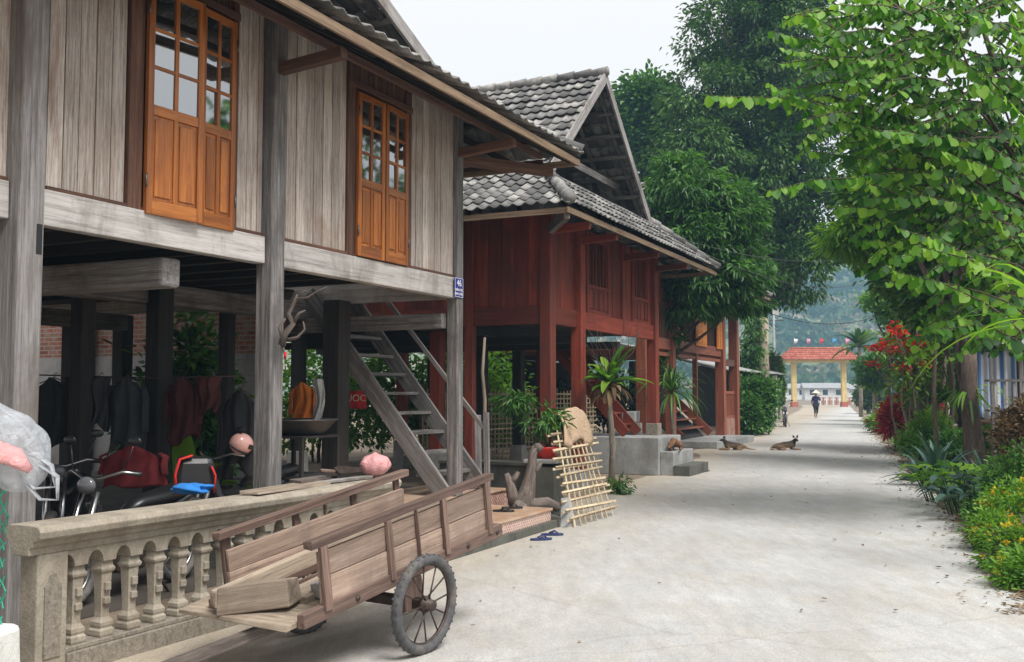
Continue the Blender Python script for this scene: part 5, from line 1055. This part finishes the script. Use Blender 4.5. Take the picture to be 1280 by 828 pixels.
# mid tree with drooping glossy leaves
tree('glossy_leaved_tree', P3(812, 545, 28.5, 0), [lobe(850, 235, 28, 52, 42), lobe(900, 270, 28, 52, 45), lobe(860, 300, 28, 60, 45), lobe(925, 330, 28, 42, 38), lobe(880, 350, 28, 65, 40), lobe(930, 368, 28, 32, 26), lobe(866, 378, 28, 44, 22), lobe(825, 360, 28, 30, 60), lobe(828, 420, 28, 20, 24)],
     .12, 'glossy mid-green tree with drooping leaf clusters beside the red house', 'tree', M['leaf_mid'], M['bark'], 760, 34, .27, .24, .07, 'lance', .55, .25, nbr=160, shell=.6)
# near tree on the right: trunk just outside the frame, arching sprays of big round leaves
nt_ = Vector((7.6, 12.4, 0)); nr = empty('round_leaved_tree', nt_, 0, 'bright green tree with arching rows of large round leaves hanging in from the right', 'tree')
mb = MB(); limb(mb, (0, 0, -.1), (-.3, .2, 3.4), .14, .1, .05, 10, 8); hub = Vector((-.3, .2, 3.4)); LP, LD, LU, LR, LL = [], [], [], [], []
def spray(p0, p1, arch=.12, lf=.15, den=.058, r0=.01, tone=.5, hang=.6, both=True):
    p0, p1 = Vector(p0), Vector(p1); L_ = (p1-p0).length; n_ = max(4, int(L_/.25)); pts = []
    for i in range(n_+1):
        t_ = i/n_; pts.append(p0.lerp(p1, t_)+Vector((0, 0, arch*L_*math.sin(PI*t_**.8)))+Vector([random.uniform(-.02, .02) for _ in range(3)]))
    mb.tube([p_-nt_ for p_ in pts], [r0*(1-.8*i/n_)+.003 for i in range(n_+1)], 5); d = nrm(p1-p0); sd_ = nrm(d.cross(Vector((0, 0, 1)))); k = int(L_/den)
    for i in range(int(k*.12), k+1):
        if random.random() < .1: continue
        t_ = i/k; f_ = t_*n_; j = min(n_-1, int(f_)); p_ = pts[j].lerp(pts[j+1], f_-j); s_ = 1 if i % 2 else -1
        dr = sd_*s_*random.uniform(.1, .8)+d*random.uniform(-.15, .6)+Vector((0, 0, -hang*random.uniform(.9, 1.8)))
        LP.append(p_-nt_); LD.append(nrm(dr)); LU.append(d.cross(nrm(dr))+Vector([random.gauss(0, .28) for _ in range(3)])); LR.append(min(1, max(0, random.gauss(tone-.05, .27)))); LL.append(lf*random.uniform(.5, 1.28)*(1-.35*max(0, t_-.75)*4*.7))
SP = [((1110, 175, 12.5), (886, 122, 11.6)), ((1150, 120, 12.5), (965, 40, 12)), ((1120, 210, 12), (962, 108, 11.5)), ((1130, 250, 12), (965, 238, 11.3)), ((1150, 240, 12.4), (1010, 190, 12)), ((1180, 230, 12), (1040, 150, 11.5)), ((1150, 170, 12.6), (1010, 30, 12.3)),
      ((1200, 160, 12.8), (1040, 70, 12.4)), ((1180, 90, 12.5), (1040, 5, 12)), ((1230, 200, 12.5), (1090, 120, 11.8)), ((1250, 120, 12.5), (1100, 40, 11.8)), ((1260, 60, 12.4), (1120, -10, 12)), ((1290, 30, 12.5), (1180, -40, 12)), ((1290, 140, 12), (1150, 60, 11.5)), ((1240, 260, 12), (1060, 225, 11.5)),
      ((1290, 330, 11.5), (1160, 205, 11)), ((1300, 260, 11.4), (1175, 190, 11)), ((1300, 400, 11), (1120, 285, 10.6)), ((1310, 380, 10.8), (1150, 310, 10.4)), ((1300, 440, 11), (1105, 335, 10.8)), ((1300, 350, 11), (1110, 322, 10.8)), ((1290, 220, 11.4), (1120, 170, 11)), ((1280, 300, 11.8), (1080, 250, 11.6)),
      ((1320, 200, 11), (1210, 100, 10.6)), ((1320, 90, 11), (1215, 20, 10.6)), ((1290, 440, 11.2), (1170, 410, 10.8)), ((1290, 400, 11.5), (1110, 355, 11.4)), ((1310, 300, 10.4), (1225, 240, 10.2)), ((1200, 60, 12), (1080, -20, 11.6)), ((1130, 130, 12.8), (1060, 40, 12.5)), ((1180, 290, 12.4), (1040, 262, 12.2)), ((1300, 470, 11.4), (1200, 395, 11)),
      ((1160, 60, 13), (1010, -30, 12.6)), ((1120, 100, 13.2), (990, 75, 12.9)), ((1160, 160, 13.2), (1020, 120, 13)), ((1240, 30, 13), (1150, -50, 12.6)), ((1210, 330, 12.4), (1075, 300, 12.2))]
for a_, b_ in SP: spray(at(*a_), at(*b_), random.uniform(.06, .14), random.uniform(.12, .165), tone=random.uniform(.4, .75))
for i in range(150):
    x = random.uniform(1060, 1290); y = random.uniform(180, 430); Y = random.uniform(11.4, 14.5); L_ = random.uniform(60, 130); sg = random.uniform(-.5, .35)
    if y > 330 and x < 1130: continue
    spray(at(x+L_, y-20, Y+.3), at(x, y+L_*sg*.4+20, Y-.2), .1, .135, den=.052, tone=random.uniform(.15, .7), r0=.01)
for i in range(230):
    x = random.uniform(1010, 1300); y = random.uniform(-40, 260)*(.35+.65*(x-960)/320); Y = random.uniform(11.2, 14); L_ = random.uniform(50, 120); a_ = random.uniform(1.3, 4.2)
    spray(at(x+L_*.5, y+30, Y+.3), at(x+L_*.5+math.cos(a_)*L_, y+30-math.sin(a_)*L_*.5+random.uniform(-25, 25), Y-.3), .08, .13, tone=random.uniform(.25, .65), r0=.012)
for i in range(16): a_, b_ = SP[i*2][0:2]; limb(mb, hub, at(*a_)-nt_, .03, .012, .15, 6, 6)
limb(mb, hub, at(1180, 150, 12.6)-nt_, .08, .03, .1, 7, 7); limb(mb, hub, at(1230, 40, 12.6)-nt_, .08, .03, .1, 7, 7)
mb.build('trunk', M['bark'], nr); LL = np.array(LL); leaves('crown', LP, LD, LL*.98, LL*.86, M['leaf_lime'], nr, 'round', up=np.array(LU), rn=np.array(LR))
# dark trees behind the garden
tree('garden_tree', P3(1219, 586, 18.5, 0), [lobe(1190, 250, 21, 70, 60), lobe(1120, 250, 22, 60, 45), lobe(1240, 300, 21, 60, 60), lobe(1160, 320, 22, 60, 55), lobe(1230, 390, 21, 50, 35), lobe(1110, 190, 23, 45, 40), lobe(1265, 350, 20, 45, 60), lobe(1175, 370, 21, 45, 35)], .17, 'dark straight-trunked tree behind the broad-leaved plants at the right', 'tree', M['leaf_dark'], M['bark'], 1500, 28, .36, .17, .09, 'oval', .4, .12, nbr=90)
tree('garden_tree', P3(1180, 540, 31, 0), [lobe(1150, 330, 27, 50, 50), lobe(1185, 380, 26, 50, 45), lobe(1210, 290, 27, 50, 55), lobe(1130, 290, 28, 40, 30)], .17, 'dark leafy tree further back with a strap-leaved plant on its trunk', 'tree', M['leaf_dark'], M['bark'], 620, 28, .42, .2, .1, 'oval', .4, .12, nbr=50)
tree('slender_tree', P3(1203, 600, 19, 0), [lobe(1200, 250, 19, 40, 40), lobe(1235, 200, 19, 45, 40)], .05, 'slender brown-stemmed tree just left of the dark straight trunk', 'tree', M['leaf_mid'], M['bark'], 120, 24, .4, .16, .08, 'oval', .4, .3, nbr=30, trunks=[(0, 0, 1), (-.35, .3, .8)])
tree('mango_tree', P3(1192, 545, 23, 0), [lobe(1085, 285, 22, 42, 22), lobe(1060, 300, 22, 24, 16), lobe(1110, 320, 23, 34, 20)], .05, 'low branch of long pale green leaves reaching over the road', 'tree', M['leaf_bright'], M['bark'], 150, 22, .3, .22, .06, 'lance', .45, .1, nbr=40)
# background trees, right
tree('light_green_tree', P3(1108, 520, 48, 0), [lobe(1122, 388, 48, 24, 16), lobe(1092, 376, 48, 15, 6), lobe(1142, 420, 48, 22, 22), lobe(1120, 425, 48, 12, 12)], .13, 'light green feathery tree at the right of the road before the gate', 'tree', M['leaf_bright'], M['bark'], 260, 20, .4, .24, .11, 'oval', .2, .4, nbr=60)
tree('small_round_tree', P3(1093, 512, 56, 0), [lobe(1094, 460, 56, 19, 13), lobe(1090, 474, 56, 14, 9), lobe(1105, 470, 56, 12, 10)], .16, 'small dark round-topped tree beside the right gate pillar', 'tree', M['leaf_mid'], M['bark_pale'], 220, 22, .35, .24, .12, 'oval', .2, .3, nbr=40)
for (x, y, Y, rx, rz_, lb_, mt_) in ((1235, 430, 44, 90, 70, 'bushy green tree behind the tarpaulin shed', 'leaf_mid'), (1195, 440, 52, 45, 50, 'pale green tree behind the red-flowering shrub', 'leaf_bright'), (1086, 492, 75, 12, 16, 'round green bush right behind the gate pillar', 'leaf_far'), (972, 482, 60, 5, 24, 'tall narrow pale bush left of the gate', 'leaf_far')):
    tree('background_tree', P3(x, 510, Y, 0), [lobe(x, y, Y, rx, rz_), lobe(x-rx*.4, y+rz_*.4, Y, rx*.6, rz_*.6), lobe(x+rx*.4, y+rz_*.3, Y, rx*.6, rz_*.6)], .15, lb_, 'tree', M[mt_], M['bark'], 320, 22, min(.75, rx*Y/FPX*.5), .38 if rx > 30 else .25, .2 if rx > 30 else .13, 'oval', .2, .3, nbr=20)
def frond(q, p, d, L_, w, droop, n_=9, tone=None, side=None, stem=.0, tip=1.0):
    """one long blade leaving p in direction d and bending down"""
    d = nrm(d); pts, ws = [], []; x = Vector(p)
    for i in range(n_+1):
        t_ = i/n_; pts.append(x.copy()); ws.append(w*(math.sin(PI*min(1, .12+t_*.88))**.7 if t_ > 0 else .25)*1.0); x = x+nrm(d-Vector((0, 0, droop*t_*t_*2)))*(L_/n_)
    ws[-1] = .004; sd_ = side or d.cross(Vector((0, 0, 1))); sd_ = nrm(sd_) if Vector(sd_).length > .01 else Vector((1, 0, 0)); q.ribbon(pts, ws, sd_, .18, tone)
def rosette(name, p, n_, L_, w, el, droop, mat, label, cat='plant', parent=None, group=None, stem=None, hs=0):
    r_ = empty(name, p, 0, label, cat, group)
    if stem: MB().tube([(0, 0, -.05), (.03, 0, hs*.4), (-.02, 0, hs*.8), (0, 0, hs)], [stem*1.2, stem, stem*.95, stem*.9], 10).build('stem', M['bark_pale'], r_)
    q = MB()
    for i in range(n_):
        a_ = i*2.39996+random.uniform(-.2, .2); e_ = rad(random.uniform(*el)); l_ = L_*random.uniform(.55, 1.12)
        frond(q, (0, 0, hs+random.uniform(-.03, .05)), (math.cos(a_)*math.cos(e_), math.sin(a_)*math.cos(e_), math.sin(e_)), l_, w, droop*random.uniform(.6, 1.3), tone=random.random())
    q.build('leaves', mat, r_); return r_
# strap leaves hanging on the trunk
rosette('strap_leaved_plant', P3(1182, 500, 25.5), 40, 1.3, .09, (-20, 60), 1.2, M['leaf_bright'], 'long arching strap-leaved plant growing on a trunk above the agave')
rosette('strap_leaved_plant', P3(1211, 490, 18.8), 22, .9, .05, (-50, 20), 1.3, M['leaf_bright'], 'narrow drooping strap-leaved plant on the slender trunk')
rosette('palm', P3(1076, 512, 66, 0), 26, 2.1, .4, (-10, 75), .7, M['leaf_dark'], 'small dark palm rising above the right end of the gate roof', 'palm', stem=.12, hs=4.6)
rosette('palm', P3(1330, 560, 8.6, 0), 26, 1.5, .045, (-10, 55), .8, M['leaf_bright'], 'spiky long-leaved palm reaching in at the right edge', 'palm', stem=.05, hs=2.2)
rosette('dracaena', P3(840, 548, 25, 0), 80, 1.3, .05, (-20, 80), 1.3, M['leaf_dark'], 'dark grassy-leaved dracaena between the red house and the orange-shuttered one', 'plant', stem=.05, hs=1.6)
# bird's nest fern on its post-like trunk
fr_ = P3(764, 612, 16.4, 0); r_ = rosette('birds_nest_fern', fr_, 28, .72, .15, (-5, 78), .5, M['leaf_bright'], "bird's nest fern on top of a thin trunk beside the bamboo lattice", 'fern', stem=.05, hs=1.75)
q = MB()
for i in range(30): a_ = i*2.4; frond(q, (.05*math.cos(a_), .05*math.sin(a_), random.uniform(1.6, 1.78)), (math.cos(a_), math.sin(a_), random.uniform(-.6, .4)), random.uniform(.2, .5), random.uniform(.04, .1), random.uniform(.8, 2.4), tone=random.random())
sph(q, (0, 0, 1.68), .14, (1.1, 1.1, .8), lump=.2); q.build('dead_leaves', M['leaf_dry'], r_)
q = MB()
for i in range(16): a_ = i*.4+.2; limb(q, (0, 0, 1.75), (math.cos(a_)*.5, math.sin(a_)*.5, 2.5+random.uniform(-.1, .2)), .008, .003, .3, 4)
q.build('dry_twigs', M['bark'], r_)
tree('small_weed', P3(774, 618, 15.8, 0), [tuple(list(P3(774, 612, 15.8, .14))+[.16, .16, .12])], .01, 'small green weed at the foot of the fern trunk', 'plant', M['leaf_mid'], M['bark'], 30, 10, .08, .08, .03, nbr=8)
# hedge beside the road and bushes under and behind the houses
def bush(name, lobes, label, mat, ncl, per, rc, L_, W_, shape='oval', cat='bush', droop=.1, bark='bark', group=None, nbr=25):
    b_ = Vector((lobes[0][0], lobes[0][1], 0)); return tree(name, b_, lobes, .04, label, cat, M[mat] if isinstance(mat, str) else mat, M[bark], ncl, per, rc, L_, W_, shape, droop, .3, group, nbr, [(0, 0, 1), (.15, .1, .7), (-.15, .05, .7)])
bush('hedge', [lobe(946, 508, 38, 14, 28), lobe(950, 490, 38, 12, 14), lobe(937, 518, 37, 8, 22), lobe(949, 524, 38.5, 6, 12)], 'dense dark green hedge beside the road below the vine-covered trunk', 'leaf_mid', 420, 26, .4, .16, .08)
bush('bush', [lobe(966, 462, 48, 7, 18), lobe(964, 490, 48, 7, 14)], 'pale spiky bush behind the small motorbike', 'leaf_far', 120, 22, .2, .22, .07, 'lance')
for i, (x, Y, w, h, lb_, mt_) in enumerate(((238, 11, .7, 1.5, 'leafy bush seen under the grey house between two inner posts', 'leaf_mid'), (400, 20, 2, 1.6, 'green shrub seen behind the orange top', 'leaf_bright'), (510, 21, 1.8, 1.7, 'bright bush seen through the open stairs', 'leaf_bright'), (570, 22, 1.5, 1.7, 'bright bush behind the bamboo fence beside the corner post', 'leaf_bright'), (612, 23, .9, 1.7, 'small bright bush behind the bamboo fence, left of the red corner', 'leaf_bright'), (760, 30, 2.2, 1.3, 'green bush beyond the stairs of the red house', 'leaf_bright'))):
    c_ = P3(x, 480, Y+3, 0); bush('bush', [(c_.x, c_.y, h*.7+.5, w*.6, w*.5, h*.75), (c_.x+w*.4, c_.y, h*.5+.4, w*.5, w*.5, h*.5), (c_.x-w*.4, c_.y, h*.5+.5, w*.5, w*.5, h*.6)], lb_, mt_, 200, 20, .3, .15, .08)
c_ = P3(232, 560, 11.5, 0); rosette('banana_seedling', c_, 7, .9, .26, (20, 70), .6, M['leaf_bright'], 'broad bright leaves of a young banana plant under the grey house', stem=.03, hs=.4)
# ---- garden bed along the right edge of the road
gb = MB(); vs = []; fs = []; k = 0; y = 7.2
while y < 60: 
    x = edge_r(y)+.05; w = .1*math.sin(y*2.1); st_ = .2+y*.006
    vs += [(x+w-.18, y, .002), (x+w+.15, y, .05), (x+.9, y, .09+.02*math.sin(y*3)), (x+2.3+y*.03, y, .06), (x+2.6+y*.03, y, .0)]
    if k: a_ = (k-1)*5; fs += [(a_+j, a_+j+1, a_+j+6, a_+j+5) for j in range(4)]
    k += 1; y += st_
gb._add(vs, fs, [tuple(v_) for v_ in vs], smooth=True); struct(gb.build('soil_bed', M['dirt']))
n = 5200; yy = 7.5+52*RS.rand(n)**1.6; xx = edge_r(yy)+RS.uniform(.0, 1.0, n)**.8*(1.0+yy*.02)+.12; gp_ = np.stack([xx, yy, np.full(n, .05)], 1); keep = vnoise(xx*1.3, yy*1.3, 4) > .4; gp_ = gp_[keep]
n = len(gp_); rep = 7; P_g = np.repeat(gp_, rep, 0)+RS.normal(0, .06, (n*rep, 3))*[1, 1, .5]; D_g = RS.normal(0, .5, (n*rep, 3)); D_g[:, 2] = np.abs(D_g[:, 2])+.5
struct(leaves('ground_cover', P_g, D_g, .085, .03, M['leaf_bright'], None, 'lance'), 'stuff')
n = 4200; yy = 7.3+36*RS.rand(n)**1.5; xx = edge_r(yy)+RS.normal(-.02, .2, n)-(RS.rand(n) < .025)*RS.rand(n)*2.0; D_l = RS.normal(size=(n, 3))*[1, 1, .12]
struct(leaves('leaf_litter', np.stack([xx, yy, np.full(n, .02)], 1), D_l, RS.uniform(.025, .075, n), RS.uniform(.012, .035, n), M['leaf_dry'], None, 'oval', up=np.tile([0, 0, 1.], (n, 1))+RS.normal(0, .25, (n, 3))), 'stuff')
n = 40; D_l = RS.normal(size=(n, 3))*[1, 1, .1]; lx = RS.uniform(-.5, 5.5, n); ly = lx/.42+RS.uniform(4, 13, n)
struct(leaves('fallen_leaves', np.stack([lx, ly, np.full(n, .014)], 1), D_l, RS.uniform(.02, .06, n), RS.uniform(.01, .03, n), M['leaf_dry'], None, 'oval', up=np.tile([0, 0, 1.], (n, 1))+RS.normal(0, .2, (n, 3))), 'stuff')
# yellow flowering mound, front right
yl = [lobe(1268, 690, 9.0, 38, 30), lobe(1245, 668, 10.2, 30, 26), lobe(1290, 720, 8.3, 40, 30), lobe(1275, 640, 10.6, 42, 36)]
yb = bush('flower_bush', yl, 'low bush of yellow flowers at the front right edge of the road', 'leaf_bright', 420, 22, .11, .055, .025, cat='flowers')
C_, P_y, D_y, _ = crown_pts([(l[0]-yl[0][0], l[1]-yl[0][1], l[2]+.02)+tuple(l[3:]) for l in yl[:4]], 150, 10, .035, -.3, .9); leaves('blossoms', P_y, D_y, .03, .024, M['petal_yellow'], yb, 'oval')
bush('leafy_bush', [lobe(1262, 610, 11.6, 30, 34), lobe(1240, 640, 11.4, 20, 22), lobe(1285, 590, 11.6, 26, 34)], 'thin green bush with small leaves above the yellow flowers', 'leaf_mid', 260, 18, .14, .06, .028, nbr=60)
o = bush('dry_bush', [lobe(1270, 560, 12.6, 20, 34), lobe(1262, 535, 12.8, 14, 18), lobe(1290, 520, 12.6, 22, 24)], 'brownish dried creeper heaped over a stump at the right edge', 'leaf_dry', 300, 20, .12, .055, .03, nbr=120, bark='driftwood')
# broad leaved clumps, agave, cordyline
def clump(p, n_, L_, W_, mat, label, h=.5, spread=.4, cat='plant', name='broad_leaved_plant', group=None):
    r_ = empty(name, p, 0, label, cat, group); q = MB(); st_ = MB()
    for i in range(n_):
        a_ = random.uniform(0, 2*PI); rr = spread*math.sqrt(random.random()); b_ = Vector((rr*math.cos(a_), rr*math.sin(a_), 0)); tp = b_*1.25+Vector((0, 0, h*random.uniform(.45, 1)))
        st_.tube([b_, (b_+tp)/2+Vector((0, 0, .03)), tp], .008, 4); a2_ = a_+random.uniform(-1.2, 1.2); frond(q, tp, (math.cos(a2_), math.sin(a2_), .35), L_*random.uniform(.7, 1.2), W_*random.uniform(.8, 1.2), .9, 6, random.random())
    st_.build('stems', M['leaf_mid'], r_); q.build('leaves', mat, r_); return r_
clump(P3(1205, 620, 14.2, .05), 85, .34, .13, M['leaf_bright'], 'clump of broad bright green leaves below the dark straight trunk', .5, .5)
clump(P3(1228, 632, 12.7, .05), 60, .36, .12, M['leaf_blue'], 'clump of broad dusky green leaves nearer the yellow flowers', .45, .4)
rosette('agave', P3(1170, 596, 17.2, .02), 60, .95, .085, (5, 80), .45, M['leaf_blue'], 'large blue-green agave rosette at the road edge', 'agave'); rosette('agave', P3(1232, 600, 14.8, .02), 24, .8, .08, (30, 85), .25, M['leaf_blue'], 'smaller upright agave behind the broad-leaved clump', 'agave')
rosette('agave', P3(1148, 588, 18.2, .02), 30, .6, .07, (5, 70), .5, M['leaf_blue'], 'low agave rosette left of the large one', 'agave')
c_ = P3(1135, 540, 28, 0); bush('red_leaved_shrub', [lobe(1125, 520, 28, 15, 20), lobe(1145, 508, 28.5, 18, 20), lobe(1155, 525, 28, 14, 16), lobe(1118, 530, 27.5, 10, 14)], 'crimson-leaved shrub beside the road', 'leaf_red', 280, 20, .22, .19, .06, 'lance', droop=-.1)
bush('green_shrub', [lobe(1150, 548, 22.5, 20, 18), lobe(1165, 535, 22.5, 18, 20), lobe(1135, 555, 22, 12, 12)], 'yellow-green shrub in front of the crimson one', 'leaf_bright', 200, 18, .15, .09, .04)
bush('green_shrub', [lobe(1195, 560, 20, 22, 20), lobe(1225, 555, 19, 16, 20)], 'mid-green shrub behind the large agave', 'leaf_mid', 180, 18, .15, .09, .045)
bush('green_shrub', [lobe(1100, 528, 40, 14, 10), lobe(1112, 520, 38, 12, 14)], 'small green shrub at the bend of the road edge', 'leaf_bright', 110, 18, .22, .13, .06)
# tall pale-stemmed red flowering shrub
pb = P3(1146, 530, 26, 0); pf = empty('poinsettia', pb, 0, 'tall pale-stemmed shrub with scarlet flower heads beside the road', 'shrub'); q = MB(); LPp, LDp, RPp, RDp = [], [], [], []
for i in range(44):
    x = random.uniform(1092, 1190); y = random.uniform(398, 480); t_ = at(x, y, 26+random.uniform(-1.2, 1.2))-pb; b_ = Vector((random.uniform(-.3, .9), random.uniform(-.5, .5), 0)); limb(q, b_, t_, .03, .012, .12, 5, 5)
    for k in range(30): LPp.append(b_.lerp(t_, random.uniform(.6, 1.02))+Vector([random.gauss(0, .2) for _ in range(3)])); LDp.append((random.gauss(0, 1), random.gauss(0, 1), random.gauss(-.5, .4)))
    if i < 24:
        for k in range(24): a_ = random.uniform(0, 2*PI); RPp.append(t_+Vector((random.gauss(0, .1), random.gauss(0, .1), .1+random.gauss(0, .05)))); RDp.append((math.cos(a_), math.sin(a_), random.uniform(-.7, .7)))
q.build('stem', M['bark_pale'], pf); leaves('leaves', LPp, LDp, .17, .07, M['leaf_bright'], pf, 'oval'); leaves('blossoms', RPp, RDp, .17, .06, M['petal_red'], pf, 'lance')
# ================================================================ yard things on the right
shp = P3(1238, 500, 25, 0); sd2 = empty('tarpaulin_shed', shp, rad(-18), 'lean-to shed hung with blue and white striped tarpaulin at the right', 'shed')
m, t, b = newmat('striped_tarp'); sp3 = nd(t, 'SeparateXYZ'); t.links.new(obco(t), sp3.inputs[0]); mm = nd(t, 'Math', operation='MULTIPLY', i_1=26.); t.links.new(sp3.outputs[0], mm.inputs[0]); sn = nd(t, 'Math', operation='SINE'); t.links.new(mm.outputs[0], sn.inputs[0])
c = ramp(t, sn.outputs[0], [(.45, (.62,.66,.72)), (.62, (.1,.26,.6))]); t.links.new(c, b.inputs['Base Color']); b.inputs['Roughness'].default_value = .5
def cloth_sheet(x0, x1, z0, z1, y0, fold=.05, y1=None):
    vs = []; y1 = y0 if y1 is None else y1
    for j in range(9):
        for i in range(41): u_ = i/40; vs.append((x0+(x1-x0)*u_, y0+(y1-y0)*j/8+fold*math.sin(u_*38)+fold*.6*math.sin(u_*13+j*.5), z1+(z0-z1)*j/8+.05*math.sin(u_*9)))
    q = MB(); q._add(vs, [(j*41+i, j*41+i+1, (j+1)*41+i+1, (j+1)*41+i) for j in range(8) for i in range(40)], [tuple(v_) for v_ in vs], smooth=True); return q
cloth_sheet(-.75, .38, 1.0, 2.6, -1.5).build('tarpaulin', m, sd2, solid=.01); 
q = MB(); tile_patch(q, (-.7, -1.9, 2.7), (6, -1.9, 2.7), (6, 2, 3.6), (-.7, 2, 3.6), .15, .02, 4, 0); q.build('roof', M['plinth'], sd2, solid=.02)
q = MB(); q.bb(-.6, 6, 1.6, 1.7, 0, 3); q.build('back_wall', M['dark_shade_wood'], sd2)
for x in (-.78, .4, 3, 5.8): MB().bb(x, x+.1, -1.7, -1.6, 0, 2.72).build('post', M['post_wood'], sd2)
bk2 = P3(1240, 545, 22, 0); cg = empty('wire_coop', bk2, rad(-12), 'rusty wire-mesh chicken coop in front of the striped tarpaulin', 'coop'); q = MB()
for i in range(13): q.bb(-.5+i*.083, -.494+i*.083, -.3, -.294, .05, .95); q.bb(-.5, .5, -.302, -.296, .06+i*.073, .066+i*.073)
q.build('wire_mesh', M['iron'], cg); q = MB(); q.bb(-.5, .5, .2, .24, 0, .95); q.bb(-.52, .52, -.3, .3, .95, 1.0); q.build('panel', M['brown_wood'], cg)
for x in (-.5, .5): MB().bb(x-.03, x+.03, -.33, -.27, 0, .96).build('post', M['brown_wood'], cg)
shf = empty('timber_shelf', P3(1266, 520, 18, 0), rad(-15), 'weathered open timber shelf standing at the right edge', 'shelf')
for x in (-.35, .35, .9): MB().bb(x, x+.06, 0, .06, 0, 2.3).build('post', M['post_wood'], shf)
for z in (.7, 1.25, 1.8): MB().bb(-.38, 1.0, -.02, .4, z, z+.04).build('shelf_board', M['post_wood'], shf)
for i in range(8): MB().bb(-.3+i*.16, -.25+i*.16, .01, .03, 1.3, 1.8).build('slat', M['grey_wood'], shf)
# rusty drums near the gate tree
for i, (x, Y, lb_) in enumerate(((1106, 47, 'dark red drum standing by the road, left of the pair'), (1120, 44, 'dark red drum standing by the road, right of the pair'))):
    q = MB(); q.lathe((0, 0, 0), [(.3, 0), (.33, .05), (.3, .1), (.31, .4), (.33, .43), (.31, .46), (.3, .8), (.33, .86), (.28, .86)], 20); tag(q.build('drum', plain('rust_drum', (.13,.035,.025), .7, .4, 6), None, loc=P3(x, 520, Y, 0)), lb_, 'drum', 'drums by the road')
# beyond the gate: white houses, red and white railing, poles and wires
for i, (x, Y, w, h, lb_) in enumerate(((1034, 210, 9, 3.2, 'pale house seen through the gate right of the walking person'), (1003, 225, 8, 3.2, 'pale house seen through the gate beside its left pillar'), (1072, 220, 9, 3.0, 'pale house behind the right gate pillar'))):
    r_ = empty('pale_house', P3(x, 500, Y, 0), rad(-10+8*i), lb_, 'house', 'pale houses beyond the gate'); MB().bb(-w/2, w/2, 0, 6, 0, h*.8).build('wall', M['white_paint'], r_)
    q = MB(); q.prism([(-w/2-.4, -.5, h*.8), (-w/2-.4, 6.5, h*.8), (-w/2-.4, 3, h*.8+1.1)], (w+.8, 0, 0)); q.build('roof', M['plaster'], r_)
    for k in range(3): MB().bb(-w/2+1+k*w/3.4, -w/2+2+k*w/3.4, -.03, .0, 1.1, 2.2).build('window', M['black'], r_)
rl = empty('red_white_railing', P3(1048, 505, 128, 0), 0, 'red and white railing across the road beyond the gate', 'railing')
for i in range(12): MB().bb(-2.4+i*.42, -2.24+i*.42, 0, .12, 0, 1.0).build('rail_post', M['tile_red'] if i % 2 else M['white_paint'], rl)
for z in (.35, .85): MB().bb(-2.4, 2.4, .13, .2, z, z+.1).build('rail', M['tile_red'], rl)
for (x, Y, lb_, h) in ((969, 100, 'grey concrete power pole behind the left gate pillar', 10), (924, 42, 'thin grey pole between the orange-shuttered house and the vine trunk', 6.2)):
    r_ = empty('power_pole', P3(x, 510, Y, 0), 0, lb_, 'pole'); MB().tube([(0, 0, 0), (0, 0, h)], [.17 if h > 8 else .05, .1 if h > 8 else .04], 10).build('shaft', M['plinth'], r_)
    if h > 8: MB().bb(-1, 1, -.05, .05, h-1.2, h-1.1).build('cross_arm', M['iron'], r_)
for i, (a_, b_, sg, lb_) in enumerate((((700, 250, 16), (1130, 305, 34), .8, 'upper thin wire strung across the road below the big tree'), ((840, 300, 20), (1140, 330, 34), .9, 'lower thin wire sagging across the road'), ((940, 385, 60), (1130, 385, 62), 1., 'dark cable in front of the hill above the gate'))):
    A_, B_ = at(*a_), at(*b_); q = MB(); q.tube([A_.lerp(B_, k/14)-Vector((0, 0, sg*math.sin(PI*k/14))) for k in range(15)], .007 if i < 2 else .025, 5); tag(q.build('wire', M['black'] if i == 2 else M['basin']), lb_, 'wire', 'overhead wires')
